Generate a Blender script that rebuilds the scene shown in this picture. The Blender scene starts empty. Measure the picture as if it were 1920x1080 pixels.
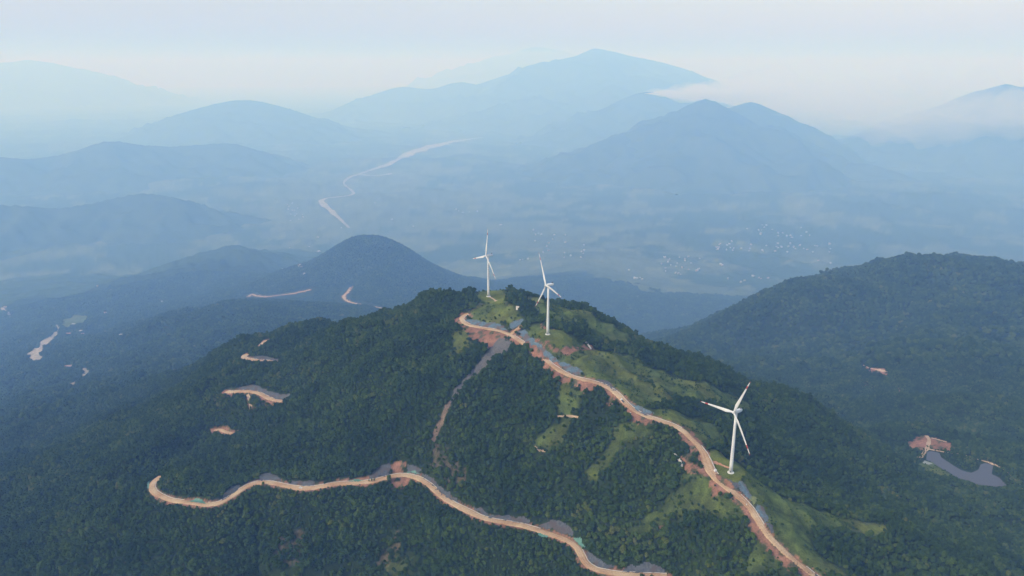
import bpy, bmesh, math, random, itertools
import numpy as np
from mathutils import Vector, Matrix

random.seed(7)
rng = np.random.default_rng(7)
scene = bpy.context.scene
COL = scene.collection

# ------------------------------------------------------------------ camera
CAM_Z = 2400.0                       # metres above the datum
FPX, PITCH = 1400.0, math.radians(16.3)
cam_data = bpy.data.cameras.new('camera')
cam_data.sensor_width = 36.0
cam_data.lens = 36.0 * FPX / 1920.0
cam_data.clip_start = 1.0
cam_data.clip_end = 250000.0
cam = bpy.data.objects.new('camera', cam_data)
cam.location = (0, 0, CAM_Z)
cam.rotation_euler = (math.pi / 2 - PITCH, 0, 0)
COL.objects.link(cam)
scene.camera = cam

# ------------------------------------------------------------------ sky, sun, exposure
SUN_EL, SUN_AZ = math.radians(43), math.radians(235)      # azimuth clockwise from +Y
world = bpy.data.worlds.new('World')
scene.world = world
world.use_nodes = True
wn, wl = world.node_tree.nodes, world.node_tree.links
wn.clear()
w_out = wn.new('ShaderNodeOutputWorld')
w_bg = wn.new('ShaderNodeBackground')
w_sky = wn.new('ShaderNodeTexSky')
w_sky.sky_type = 'NISHITA'
w_sky.sun_disc = False
w_sky.sun_elevation = SUN_EL
w_sky.sun_rotation = SUN_AZ
w_sky.altitude = 600
w_sky.air_density = 1.5
w_sky.dust_density = 4.5
w_sky.ozone_density = 1.0
w_bg.inputs['Strength'].default_value = 0.092
wl.new(w_sky.outputs[0], w_bg.inputs['Color'])
wl.new(w_bg.outputs[0], w_out.inputs['Surface'])

sun_data = bpy.data.lights.new('sun', 'SUN')
sun_data.energy = 1.35
sun_data.angle = math.radians(10)
sun_data.color = (1.0, 0.98, 0.955)
sun = bpy.data.objects.new('sun', sun_data)
COL.objects.link(sun)
_sd = Vector((math.sin(SUN_AZ) * math.cos(SUN_EL), math.cos(SUN_AZ) * math.cos(SUN_EL), math.sin(SUN_EL)))
sun.rotation_euler = _sd.to_track_quat('Z', 'Y').to_euler()
sun.location = (0, 0, 3000)

vs = scene.view_settings
vs.view_transform = 'Standard'
vs.look = 'None'
vs.gamma = 1.0
vs.use_curve_mapping = False
vs.exposure = 1.08
HAZE_COLOR, HAZE_DENSITY = (0.245, 0.475, 1.0), 1.15e-4
scene.cycles.volume_bounces = 4
scene.cycles.max_bounces = 8
scene.cycles.diffuse_bounces = 2
scene.cycles.glossy_bounces = 2
scene.cycles.use_adaptive_sampling = False
scene.cycles.use_denoising = True
scene.cycles.denoiser = 'OPENIMAGEDENOISE'

# ------------------------------------------------------------------ numeric core: relief of the place
# --- CORE
C_R = np.array([1.0, 0, 0])
C_F = np.array([0, math.cos(PITCH), -math.sin(PITCH)])
C_U = np.array([0, math.sin(PITCH), math.cos(PITCH)])

def ray(px, py):
    return C_F + (px - 960.0) / FPX * C_R - (py - 540.0) / FPX * C_U

def P(px, py, h):
    d = ray(px, py)
    return d * (h / d[2])

class Noise:
    def __init__(self, seed):
        r = np.random.default_rng(seed)
        self.p = r.permutation(512)
        a = r.random(512) * 2 * np.pi
        self.gx, self.gy = np.cos(a), np.sin(a)
    def __call__(self, x, y):
        xi, yi = np.floor(x).astype(np.int64), np.floor(y).astype(np.int64)
        xf, yf = x - xi, y - yi
        u = xf * xf * xf * (xf * (xf * 6 - 15) + 10)
        v = yf * yf * yf * (yf * (yf * 6 - 15) + 10)
        def g(i, j, dx, dy):
            k = self.p[(self.p[(xi + i) & 511] + yi + j) & 511]
            return self.gx[k] * dx + self.gy[k] * dy
        a = g(0, 0, xf, yf); b = g(1, 0, xf - 1, yf)
        c = g(0, 1, xf, yf - 1); d = g(1, 1, xf - 1, yf - 1)
        return 1.5 * (a + u * (b - a) + v * (c + u * (d - c) - (a + u * (b - a))))

N1, N2, N3, N4 = Noise(1), Noise(2), Noise(3), Noise(4)

def sstep(a, b, x):
    t = np.clip((x - a) / (b - a), 0, 1)
    return t * t * (3 - 2 * t)

def fbm(n, x, y, wl_, octs=4, gain=0.5):
    s, a = 0, 1.0
    for k in range(octs):
        s = s + a * n(x / wl_ + 17.3 * k, y / wl_ - 9.1 * k)
        a *= gain; wl_ /= 2.03
    return s

def ridged(n, x, y, wl_, octs=4, gain=0.5):
    s, a = 0, 1.0
    for k in range(octs):
        v = 1 - np.abs(n(x / wl_ + 31.7 * k, y / wl_ + 5.9 * k))
        s = s + a * (v * v - 0.62)
        a *= gain; wl_ /= 2.1
    return s

PLAIN = -2290.0
def spread(p):
    """the valleys beyond the turbine hill lie farther off and deeper"""
    D = np.hypot(p[0], p[1])
    q = p[0] / max(p[1], 1.0)
    west = float(max(sstep(0.22, 0.42, -q), 0.65 * sstep(0.16, 0.34, q)))
    return p * (1 + 1.7 * float(sstep(1250, 2450 + 1000 * west, D)))
# control points: pixel of the photograph and height below the camera -> a place on the ground
ctl = [  # main ridge with the turbines and its road
 (905,549,-384),(916,556,-386),(935,553,-386),(930,585,-392),(930,600,-397),(965,624,-402),(868,595,-405),(885,612,-407),(1027,627,-390),(1060,640,-397),
 (985,612,-396),(1010,655,-407),(1040,685,-411),(1080,711,-414),(1140,725,-418),(1180,762,-428),(1250,790,-438),(1300,825,-447),
 (1325,870,-458),(1370,886,-463),(1340,895,-465),(1395,885,-466),(1400,950,-478),(1440,1000,-490),(1530,1078,-515),
 # its grassy east side and the east spur
 (1100,655,-404),(1120,690,-410),(1200,700,-424),(1250,740,-437),(1300,765,-452),(1350,795,-475),(1420,810,-515),(1500,850,-550),(1500,900,-560),
 (1600,900,-600),(1700,950,-635),(1800,1000,-655),(1900,1060,-665),(1450,920,-478),(1500,935,-490),(1570,955,-510),(1670,985,-540),
 (1560,1010,-520),(1620,1060,-550),(1060,605,-402),(1150,640,-416),
 (1000,574,-390),(1100,602,-405),(1200,650,-440),(1300,693,-478),(1400,722,-515),(1480,747,-550),(1560,792,-590),(1650,852,-640),
 # valley on the right with the ponds, right ridge
 (1250,640,-700),(1450,720,-690),(1600,780,-690),(1700,840,-690),(1750,860,-690),(1800,870,-690),(1880,900,-690),(1920,905,-680),
 (1920,500,-480),(1840,480,-455),(1770,476,-450),(1690,490,-470),(1620,520,-510),(1530,547,-550),(1430,577,-600),(1330,607,-650),
 (1920,700,-600),(1800,650,-575),(1700,650,-618),(1600,650,-648),(1650,720,-660),(1800,760,-638),(1920,820,-650),(1500,645,-672),
 # lower road
 (1250,1074,-548),(1170,1070,-548),(1110,1060,-547),(1090,1030,-545),(1050,1005,-543),(970,985,-540),(900,970,-537),(850,945,-534),
 (810,910,-531),(770,890,-530),(720,898,-531),(640,905,-533),(570,915,-536),(490,903,-539),(440,925,-542),(400,947,-545),(340,940,-549),
 (290,915,-553),(300,892,-556),
 (200,1080,-610),(600,1080,-600),(900,1080,-582),(1000,1055,-566),(0,1080,-640),(0,950,-660),(100,850,-690),(0,800,-740),(200,800,-690),
 (300,760,-680),(400,810,-598),(250,850,-620),(450,1000,-575),(700,980,-560),(150,950,-620),
 # west side between the roads
 (905,670,-421),(850,740,-452),(812,830,-497),(700,700,-458),(760,596,-425),(640,621,-470),(520,631,-512),(440,655,-575),(350,700,-640),
 (600,700,-500),(500,800,-556),(600,850,-521),(700,800,-498),(450,870,-556),(650,640,-462),(850,620,-413),(800,600,-417),(700,850,-515),
 (1000,740,-440),(950,800,-472),(1000,850,-490),(1050,800,-460),(1100,900,-500),(1150,850,-475),(1200,950,-500),(1300,950,-481),
 (1250,1030,-525),(1400,1050,-510),(900,900,-513),(1200,850,-466),
 (530,750,-546),(480,735,-546),(425,733,-551),(525,677,-536),(455,668,-541),(497,632,-525),
 # valley on the left, hill with the hairpin roads
 (80,660,-790),(150,705,-780),(100,620,-800),(200,600,-790),(300,570,-780),(0,700,-790),(300,680,-742),(400,640,-722),(560,580,-692),
 (690,444,-515),(625,466,-553),(740,455,-535),(715,446,-520),(770,474,-565),(660,447,-522),(850,512,-645),(600,485,-590),(800,492,-605),(900,532,-690),(690,520,-600),(740,580,-650),(650,545,-642),(480,562,-680),
 (585,545,-660),(820,560,-670),(430,462,-690),(340,490,-725),(520,492,-735),(0,560,-800),(150,520,-800),
 (1100,560,-750),(1250,560,-770),(1000,520,-760),(1100,480,-800),
]
pts = [P(*c) for c in ctl]
def back(px, py, h, dist, drop):
    p = P(px, py, h); u = np.array([p[0], p[1], 0]); u /= np.linalg.norm(u)
    pts.append(p + u * dist + np.array([0, 0, -drop]))
for c in [(1000,574,-390),(1100,602,-405),(1200,650,-440),(1300,693,-478),(1400,722,-515),(905,549,-384),(760,596,-425),(640,621,-470),(520,631,-512)]:
    back(*c, 260, 165)
for c in [(1480,747,-550),(1560,792,-590)]: back(*c, 180, 110)
for c in [(1500,935,-490),(1570,955,-510),(1450,915,-478)]: back(*c, 110, 62)
for c in [(1920,500,-480),(1840,480,-455),(1770,476,-450),(1690,490,-470),(1620,520,-510)]: back(*c, 520, 260)
for c in [(1530,547,-550),(1430,577,-600),(1330,607,-650)]: back(*c, 450, 200)
for c in [(690,444,-515),(600,485,-590),(800,492,-605)]: back(*c, 450, 210)
for x, y, h in [(0,450,-640),(-500,450,-680),(500,420,-640),(0,0,-760),(-900,300,-760),(900,300,-720),(1200,700,-640),(1500,1400,-590),(1700,1900,-520),
                (-1400,900,-760),(-1800,1500,-820),(0,-1500,-800),(2500,500,-800),(-2500,500,-820),
                (-2500,2600,-840),(-1500,3000,-840),(-600,3400,-840),(0,3000,-830),(600,3000,-830),(1200,3200,-830),(2000,3200,-830),(3000,2500,-800),
                (-4500,4500,-850),(-2000,5000,-850),(0,5000,-850),(2000,5000,-850),(4500,4500,-850),(4500,0,-850),(-4500,0,-850),(0,-4500,-850),
                (0,8000,-850),(-6000,7000,-850),(6000,7000,-850)]:
    pts.append(np.array([x, y, h], float))
pts = np.array([spread(p) for p in pts])
_k = 1000.0
_A = pts[:, :2] / _k
def _phi(r2): return 0.5 * r2 * np.log(r2 + 1e-12)
_n = len(pts)
_M = np.zeros((_n + 3, _n + 3))
_M[:_n, :_n] = _phi(((_A[:, None] - _A[None]) ** 2).sum(-1)) + np.eye(_n) * 2e-4
_M[:_n, _n] = 1; _M[:_n, _n + 1:] = _A
_M[_n:, :_n] = _M[:_n, _n:].T
_w = np.linalg.solve(_M, np.concatenate([pts[:, 2], np.zeros(3)]))

def H_tps(x, y):
    x = np.asarray(x, float); sh = x.shape
    X = np.stack([x.ravel(), np.asarray(y, float).ravel()], -1) / _k
    out = np.empty(len(X))
    for i in range(0, len(X), 20000):
        q = X[i:i + 20000]
        r2 = ((q[:, None, 0] - _A[None, :, 0]) ** 2 + (q[:, None, 1] - _A[None, :, 1]) ** 2)
        out[i:i + 20000] = _phi(r2) @ _w[:_n] + _w[_n] + q @ _w[_n + 1:]
    out = out.reshape(sh)
    r = np.hypot(x, y)
    return out + (PLAIN - out) * sstep(9700, 14000, r)

# polar sheet around the place below the camera
az = np.radians(np.concatenate([np.arange(-180, -47, 5.0), np.arange(-46, 46.01, 0.13), np.arange(48, 180.1, 5.0)]))
rr = np.concatenate([np.linspace(2, 440, 45)[:-1], np.exp(np.linspace(math.log(440), math.log(3000), 620))[:-1],
                     np.exp(np.linspace(math.log(3000), math.log(9700), 180))[:-1], np.exp(np.linspace(math.log(9700), math.log(110000), 120))])
AZ, RR = np.meshgrid(az, rr)
GX, GY = RR * np.sin(AZ), RR * np.cos(AZ)
G_t = H_tps(GX, GY)

def lookup(grid, x, y):
    x = np.asarray(x, float); y = np.asarray(y, float)
    a = np.interp(np.arctan2(x, y), az, np.arange(len(az)))
    r = np.interp(np.hypot(x, y), rr, np.arange(len(rr)))
    ai = np.clip(a.astype(int), 0, len(az) - 2); ri = np.clip(r.astype(int), 0, len(rr) - 2)
    fa, fr = a - ai, r - ri
    return ((grid[ri, ai] * (1 - fa) + grid[ri, ai + 1] * fa) * (1 - fr)
            + (grid[ri + 1, ai] * (1 - fa) + grid[ri + 1, ai + 1] * fa) * fr)

_ts = np.exp(np.linspace(math.log(450), math.log(95000), 2100))
def cast(grid, px, py):
    """where the sight lines through these photo points meet the ground"""
    px = np.atleast_1d(np.asarray(px, float)); py = np.atleast_1d(np.asarray(py, float))
    d = C_F[None] + ((px - 960) / FPX)[:, None] * C_R - ((py - 540) / FPX)[:, None] * C_U
    d = d / np.linalg.norm(d[:, :2], axis=1)[:, None]
    Z = d[:, 2:3] * _ts[None]
    g = lookup(grid, d[:, 0:1] * _ts[None], d[:, 1:2] * _ts[None])
    below = Z < g
    i = np.argmax(below, axis=1); i = np.where(below.any(1), np.maximum(i, 1), len(_ts) - 1)
    lo, hi = _ts[i - 1].copy(), _ts[i].copy()
    for _ in range(16):
        m = (lo + hi) / 2
        b = d[:, 2] * m < lookup(grid, d[:, 0] * m, d[:, 1] * m)
        hi = np.where(b, m, hi); lo = np.where(b, lo, m)
    t = (lo + hi) / 2
    return np.stack([d[:, 0] * t, d[:, 1] * t, d[:, 2] * t], -1)

def project(p):
    p = np.asarray(p, float); w = p @ C_F
    return np.stack([960 + FPX * (p @ C_R) / w, 540 - FPX * (p @ C_U) / w], -1)

def catmull(p, n=12):
    p = np.asarray(p, float)
    q = np.vstack([2 * p[0] - p[1], p, 2 * p[-1] - p[-2]])
    out = []
    for i in range(1, len(q) - 2):
        t = np.linspace(0, 1, n, endpoint=False)[:, None]
        a, b, c, d = q[i - 1], q[i], q[i + 1], q[i + 2]
        out.append(0.5 * (2 * b + (c - a) * t + (2 * a - 5 * b + 4 * c - d) * t ** 2 + (3 * b - a - 3 * c + d) * t ** 3))
    return np.vstack(out + [p[-1:]])

def resample(p, step):
    if np.linalg.norm(np.diff(p[:, :2], axis=0), axis=1).sum() < step * 12: step /= 4
    s = np.concatenate([[0], np.cumsum(np.linalg.norm(np.diff(p[:, :2], axis=0), axis=1))])
    n = max(2, int(s[-1] / step) + 1)
    u = np.linspace(0, s[-1], n)
    return np.stack([np.interp(u, s, p[:, k]) for k in range(p.shape[1])], -1)

def smooth(v, sig):
    k = np.arange(-int(3 * sig), int(3 * sig) + 1)
    w = np.exp(-0.5 * (k / sig) ** 2); w /= w.sum()
    if len(v) < len(k): return smooth(v, sig * 0.6) if sig > 0.4 else v
    return np.convolve(np.pad(v, len(k) // 2, mode='reflect', reflect_type='odd'), w, mode='valid')

# roads: photo course, half width in metres, how wide the bare bank runs below and above
ROADS = {
 'upper': ([(878,588),(866,594),(866,602),(878,609),(900,614),(930,618),(952,625),(968,634),(990,648),(1014,666),(1040,688),(1068,704),(1100,712),(1130,720),
            (1156,736),(1172,755),(1190,771),(1216,782),(1246,790),(1275,803),(1300,826),(1318,846),(1324,866),(1333,886),(1352,904),(1378,924),
            (1402,946),(1420,972),(1438,1000),(1466,1030),(1500,1058),(1536,1086)], 3.9, 11, 3),
 'stub': ([(957,627),(966,620),(976,612)], 3.0, 2, 2),
 'lower': ([(302,893),(290,902),(284,912),(292,925),(316,936),(345,941),(375,943),(402,948),(424,938),(446,922),(468,908),(494,903),(520,907),(548,913),
            (572,916),(600,912),(632,906),(664,905),(692,903),(716,898),(738,891),(766,890),(788,897),(806,909),(824,927),(848,943),(876,957),
            (904,971),(932,977),(964,982),(996,989),(1020,998),(1048,1006),(1070,1014),(1084,1026),(1090,1044),(1100,1060),(1124,1070),(1160,1076),(1200,1078),(1250,1080)], 4.2, 2.5, 1.5),
 'west_a': ([(499,638),(494,643),(488,649)], 5.0, 4, 3),
 'west_b': ([(464,664),(456,668),(462,673),(484,675),(508,677),(526,680)], 5.0, 5, 2),
 'west_c': ([(424,734),(440,735),(464,732),(484,736),(500,745),(516,751),(532,752)], 4.8, 5, 2),
 'west_d': ([(402,806),(416,803),(420,809),(438,813)], 3.6, 5, 3),
 'north_a': ([(466,556),(473,552),(484,555),(504,556),(530,553),(556,549),(582,543)], 11.0, 10, 6),
 'north_b': ([(658,539),(652,548),(645,556),(652,564),(666,569),(690,573),(712,577),(728,581)], 11.0, 10, 6),
}
def make_course(px, grid, sig=4.0, step=3.0):
    q = catmull(px, 8)
    w = cast(grid, q[:, 0], q[:, 1])
    w = resample(w, step)
    for k in range(2): w[:, k] = smooth(w[:, k], sig * 0.6)
    w[:, 2] = smooth(lookup(grid, w[:, 0], w[:, 1]), sig * 1.3)
    return w
courses = {k: make_course(v[0], G_t) for k, v in ROADS.items()}

near = (GY > 0) & (RR > 500) & (RR < 8000) & (np.abs(AZ) < 0.81)
nx, ny = GX[near], GY[near]
def nearest(x, y, pl, reach):
    """distance to a course and its height there, only within reach"""
    d = np.full(len(x), 1e9); z = np.zeros(len(x))
    m = (x > pl[:, 0].min() - reach) & (x < pl[:, 0].max() + reach) & (y > pl[:, 1].min() - reach) & (y < pl[:, 1].max() + reach)
    idx = np.nonzero(m)[0]
    for i in range(0, len(idx), 8000):
        k = idx[i:i + 8000]
        d2 = (x[k, None] - pl[None, :, 0]) ** 2 + (y[k, None] - pl[None, :, 1]) ** 2
        j = d2.argmin(1)
        d[k] = np.sqrt(d2[np.arange(len(k)), j]); z[k] = pl[j, 2]
    return d, z

def natural_noise(x, y, z):
    r = np.hypot(x, y)
    wx = x + 30 * N2(x / 160, y / 160); wy = y + 30 * N3(x / 160, y / 160)
    hill = sstep(-2285, -1880, z)
    big = ridged(N3, x, y, 1100, 4, 0.5) * 40 * sstep(2400, 5000, r) * (0.15 + 0.85 * hill)
    q = x / np.maximum(y, 1.0)
    side = np.maximum(sstep(0.20, 0.36, q), 0.8 * sstep(0.10, 0.30, -q)) * (y > 0)
    big = big + ridged(N4, x + 60 * N1(x / 300, y / 300), y, 640, 4, 0.5) * 46 * sstep(1400, 2100, r) * side
    return big + (ridged(N1, wx, wy, 330, 4, 0.5) * 32 * (1 - 0.45 * sstep(1900, 3200, r)) * (0.35 + 0.65 * hill) + fbm(N4, x, y, 34, 3, 0.5) * 1.3)

NZ = natural_noise(GX, GY, G_t)
far_hills = sstep(9700, 16000, RR) * np.maximum(0, fbm(N2, GX, GY, 4000, 4, 0.5)) * 170 * (1 - 0.9 * sstep(38000, 75000, RR))
G_n = G_t.copy()
damp = np.ones(nx.shape)
rd = {}
for k, c in courses.items():
    rd[k] = nearest(nx, ny, c, 90 if 'north' not in k else 1500)
    damp = np.minimum(damp, sstep(6, 60, rd[k][0]) if 'north' not in k else sstep(60, 1400, rd[k][0]))
PADS = {1: (P(918,556,-386), 19), 2: (P(1032,629,-390), 20), 3: (P(1366,884,-463), 19)}
_hb = spread(P(690, 444, -515))
damp = np.minimum(damp, 0.25 + 0.75 * sstep(300, 1300, np.hypot(nx - _hb[0], ny - _hb[1])))
for k, (p, r) in PADS.items():
    damp = np.minimum(damp, sstep(r, r + 45, np.hypot(nx - p[0], ny - p[1])))
full = np.ones_like(G_t); full[near] = damp
G_n = G_t + NZ * full + far_hills
gn = G_n[near]
# cut and fill along the roads, level pads under the turbines
for k, (d, z) in rd.items():
    hw = ROADS[k][1] + 0.8
    e = np.maximum(d - hw, 0)
    gn = np.where(d < 90, np.clip(gn, z - 0.72 * e - 0.35 * (e < 2.5), z + 1.05 * e - 0.35), gn)
for k, (p, r) in PADS.items():
    e = np.maximum(np.hypot(nx - p[0], ny - p[1]) - r, 0)
    gn = np.where(e < 60, np.clip(gn, p[2] - 0.75 * e, p[2] + 0.8 * e), gn)
G_n[near] = gn

def inside(x, y, poly):
    c = np.zeros(x.shape, bool)
    m = (x >= poly[:, 0].min()) & (x <= poly[:, 0].max()) & (y >= poly[:, 1].min()) & (y <= poly[:, 1].max())
    xs, ys = x[m], y[m]; cc = np.zeros(xs.shape, bool)
    for (x0, y0), (x1, y1) in zip(poly, np.roll(poly, -1, axis=0)):
        if y0 == y1: continue
        hit = ((y0 > ys) != (y1 > ys)) & (xs < (x1 - x0) * (ys - y0) / (y1 - y0) + x0)
        cc ^= hit
    c[m] = cc
    return c

# ponds: level water, ground shaped round them
POND_Z = -690.0
POND_PX = {
 'pond': [(1739,846),(1750,846),(1763,850),(1766,858),(1778,866),(1790,874),(1802,881),(1814,885),(1822,886),(1834,880),(1838,870),(1850,868),(1861,872),(1858,888),(1872,895),(1888,911),(1866,913),(1850,911),(1834,909),(1820,903),(1800,898),(1784,889),(1768,880),(1751,868),(1737,862)],
 'small_pond': [(1732,863),(1741,866),(1749,869),(1742,872),(1730,868)],
}
ponds = {k: np.array([P(a, b, POND_Z)[:2] for a, b in v]) for k, v in POND_PX.items()}
gn = G_n[near]
sd = np.full(len(nx), 1e9)
for k, pl in ponds.items():
    ring = resample(np.hstack([np.vstack([pl, pl[:1]]), np.zeros((len(pl) + 1, 1))]), 3.0)
    d, _ = nearest(nx, ny, ring, 110)
    sd = np.minimum(sd, np.where(inside(nx, ny, pl), -d, d))
gn = np.where(sd < 110, np.clip(gn, POND_Z + 0.9 + np.maximum(sd, 0) * 0.02, POND_Z + 0.9 + np.maximum(sd - 3, 0) * 0.45), gn)
gn = np.where(sd < 0, POND_Z - 0.5 + np.clip(sd, -3, 0), gn)
G_n[near] = gn

# ------------------------------------------------------------------ what covers the ground
wob_x = 3.5 * fbm(N2, nx, ny, 22, 3); wob_y = 3.5 * fbm(N3, nx, ny, 22, 3)
def world_poly(px):
    out = []
    for v in px:
        if len(v) == 3:                            # a crest point: its known place, and a little beyond the brow
            p = P(*v); u = p[:2] / np.linalg.norm(p[:2]); out.append(p[:2] + u * 16.0)
        else: out.append(cast(G_n, [v[0]], [v[1]])[0, :2])
    return np.array(out)
def mask(px, wob=1.0):
    return inside(nx + wob * wob_x, ny + wob * wob_y, world_poly(px))

GRASS = [
 [(878,592),(888,580),(905,571),(935,566),(960,574),(972,588),(988,600),(975,612),(952,614),(915,606),(884,602)],
 [(890,548),(925,544),(948,548),(955,562),(940,572),(905,572),(893,560)],
 [(985,610),(1000,608),(1040,622),(1066,630),(1104,648),(1150,660),(1210,682),(1256,712),(1266,738),(1258,758),(1205,764),(1165,742),(1130,720),(1090,708),(1050,682),(1015,656),(990,632)],
 [(1180,678),(1240,694),(1310,719),(1380,743),(1410,764),(1370,770),(1300,750),(1230,724)],
 [(1200,766),(1225,768),(1262,768),(1306,782),(1350,814),(1342,840),(1312,830),(1280,804),(1240,790)],
 [(1396,896),(1400,890,-466),(1450,917,-478),(1500,936,-490),(1570,956,-510),(1620,970,-525),(1670,986,-540),(1650,1012),(1572,992),(1530,986),(1522,994),(1518,1020),(1558,1055),(1594,1084),(1540,1084),(1490,1040),(1450,998),(1424,956),(1402,920)],
 [(1286,880),(1325,892),(1360,922),(1396,958),(1398,985),(1352,966),(1300,958),(1270,975),(1200,1000),(1165,1000),(1180,985),(1240,950),(1268,910)],
 [(1390,1060),(1412,1030),(1424,1000),(1444,1030),(1476,1066),(1490,1084),(1400,1078)],
 [(1040,718),(1070,716),(1090,735),(1084,772),(1060,790),(1030,800),(1000,838),(1010,850),(1050,845),(1062,810),(1074,792),(1040,780),(1046,745)],
 [(1150,800),(1185,786),(1225,798),(1216,825),(1180,838),(1150,860),(1130,890),(1120,905),(1098,890),(1112,868),(1140,838)],
 [(985,560),(1060,578),(1120,598),(1180,632),(1196,645),(1160,646),(1100,618),(1040,600),(1000,582)],
 [(842,628),(872,616),(892,640),(880,660),(856,668),(846,650)],
 [(1718,872),(1735,868),(1752,866),(1790,888),(1808,896),(1770,898),(1740,890)],
 [(118,600),(140,590),(165,592),(158,608),(130,616),(112,612)],
 [(720,1080),(735,1040),(780,1050),(800,1090)],
 [(1040,1010),(1052,1000),(1060,1006),(1054,1012)],
]
BRIGHT = [   # mown turf of the turbine pads
 [(1331,842),(1352,850),(1375,864),(1404,882),(1402,890),(1385,906),(1366,900),(1344,888),(1332,868)],
 [(1004,628),(1020,617),(1052,620),(1074,636),(1072,650),(1044,650),(1014,636)],
 [(908,560),(915,548),(940,546),(950,556),(942,570),(918,570)],
]
SOIL = [
 [(866,606),(900,616),(942,628),(936,640),(918,654),(902,652),(884,632)],
 [(1016,634),(1040,650),(1072,652),(1110,646),(1116,656),(1082,660),(1062,667),(1046,660),(1028,648)],
 [(1008,608),(1040,618),(1042,622),(1030,622),(1010,614)],
 [(1272,856),(1284,864),(1300,872),(1322,884),(1326,892),(1304,890),(1284,882),(1276,872)],
 [(1332,862),(1368,876),(1370,880),(1334,867)],
 [(730,872),(745,865),(762,870),(764,884),(738,888)],
 [(732,898),(752,896),(770,900),(762,916),(738,914)],
 [(1698,836),(1714,822),(1726,816),(1738,816),(1746,822),(1768,826),(1782,832),(1792,842),(1782,847),(1752,842),(1740,840),(1734,846),(1722,842),(1710,842)],
 [(1236,700+0),(1237,700),(1237,701)],
 [(1616,683),(1632,690),(1660,696),(1690,700),(1660,702),(1630,698)],
 [(1614,712),(1622,720),(1630,728),(1618,722)],
 [(1684,724),(1690,726),(1690,738),(1684,734)],
 [(1228,986),(1244,987),(1250,992),(1232,991)],
 [(462,740),(470,740),(472,770),(464,768)],
 [(1350,848),(1372,858),(1384,868),(1374,866),(1352,854)],
 [(1100,705),(1120,716),(1112,722),(1096,714)],
]
BROWN = [
 [(1282,862),(1300,846),(1316,830),(1322,850),(1322,880),(1300,876)],   # thin scrub and bracken
 [(500,1020),(560,1000),(590,1010),(540,1050),(500,1050)],
 [(805,850),(830,840),(860,860),(880,900),(850,915),(820,890)],
 [(890,572),(906,562),(918,574),(900,590),(886,588)],
 [(700,1050),(740,1000),(760,1010),(730,1070)],
 [(930,560),(952,562),(978,580),(966,582),(940,574)],
]
RUBBLE = [[(934,633),(960,641),(953,656),(930,672),(904,694),(878,718),(860,738),(844,756),(840,764),(846,748),(862,722),(886,694),(906,670),(924,650)]]
STREAK = [[(846,752),(838,772),(822,806),(812,836),(804,834),(816,800),(830,766)]]
bare = np.zeros(len(nx)); gcol = np.zeros((len(nx), 3))
floor_c = np.array([0.020, 0.032, 0.010])
gcol[:] = floor_c
v1 = fbm(N1, nx, ny, 40, 3)[:, None]; v2 = fbm(N4, nx, ny, 9, 3)[:, None]
v3 = fbm(N3, nx, ny, 120, 2)[:, None]
grass_c = np.array([0.065, 0.087, 0.022]) * (1 + 0.30 * v1 + 0.38 * v2) + np.array([0.024, 0.014, 0.003]) * np.clip(v3 * 1.8 + 0.25, 0, 1)
soil_c = np.array([0.195, 0.102, 0.070]) * (1 + 0.35 * v2 + 0.25 * v1)
soil_c = np.where((v2 < -0.22) & (v1 < 0.25), np.array([0.075, 0.072, 0.04]), soil_c)
brown_c = np.array([0.066, 0.056, 0.036]) * (1 + 0.3 * v2)
def paint(m, c, b=1.0):
    gcol[m] = (c[m] if c.ndim == 2 and len(c) == len(m) else c); bare[m] = b
is_grass = np.zeros(len(nx), bool)
for p in BROWN:
    m = mask(p, 3.0); paint(m & (v2[:, 0] > -0.15), brown_c, 0.62)
gsum = np.zeros(len(nx))
for gi_, p in enumerate(GRASS):
    pl = world_poly(p); gs_ = 0.4 if gi_ == 14 else 0.8 if gi_ in (6, 7, 8, 9, 11) else 1.0
    g = sum(inside(nx + a * wob_x + b * wob_y, ny + c * wob_y + d * wob_x, pl) * 1.0 for a, b, c, d in ((0.6, 0, 0.6, 0), (2.6, 0, 2.6, 0), (-1.6, 1.2, 1.4, -1.6), (1.2, -3.6, -1.5, 3.4))) / 4
    gsum = np.maximum(gsum, g * gs_)
gcol = gcol * (1 - gsum[:, None]) + grass_c * gsum[:, None]
bare = np.maximum(bare, gsum * 0.97); is_grass = gsum > 0.4
for k, (d, z) in rd.items():
    hw, dn, up = ROADS[k][1:]
    down = G_t[near] < z
    wn_ = fbm(N1, nx, ny, 26, 3) * 0.9 + 0.55
    m = (d < hw + 1.3 + np.where(down, dn * np.clip(wn_, 0.02, 1.6), up * np.clip(wn_, 0.05, 1.4)))
    gn_ = G_n[near]
    paint(m, soil_c, 1.0)
for p in SOIL: paint(mask(p, 1.8) & (v2[:, 0] > -1.2), soil_c)
for p in BRIGHT:
    m = mask(p, 0.35); paint(m, np.array([0.092, 0.108, 0.022]) * (1 + 0.16 * v1 + 0.16 * v2)); is_grass &= ~m
for p in STREAK: paint(mask(p, 1.2), np.array([0.13, 0.095, 0.07]) * (1 + 0.3 * v2), 0.85)
rub = mask(RUBBLE[0], 0.8)
paint(rub, np.array([0.105, 0.10, 0.10]) * (1 + 0.35 * v2))
for k, (d, z) in rd.items():
    bare[d < ROADS[k][1] + 1.6] = 1.0
for pl in ponds.values():
    m = inside(nx + 0.4 * wob_x, ny + 0.4 * wob_y, pl); bare[m] = 1.0
BARE = np.zeros_like(G_n); BARE[near] = bare
GRS = np.zeros_like(G_n); GRS[near] = is_grass
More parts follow.
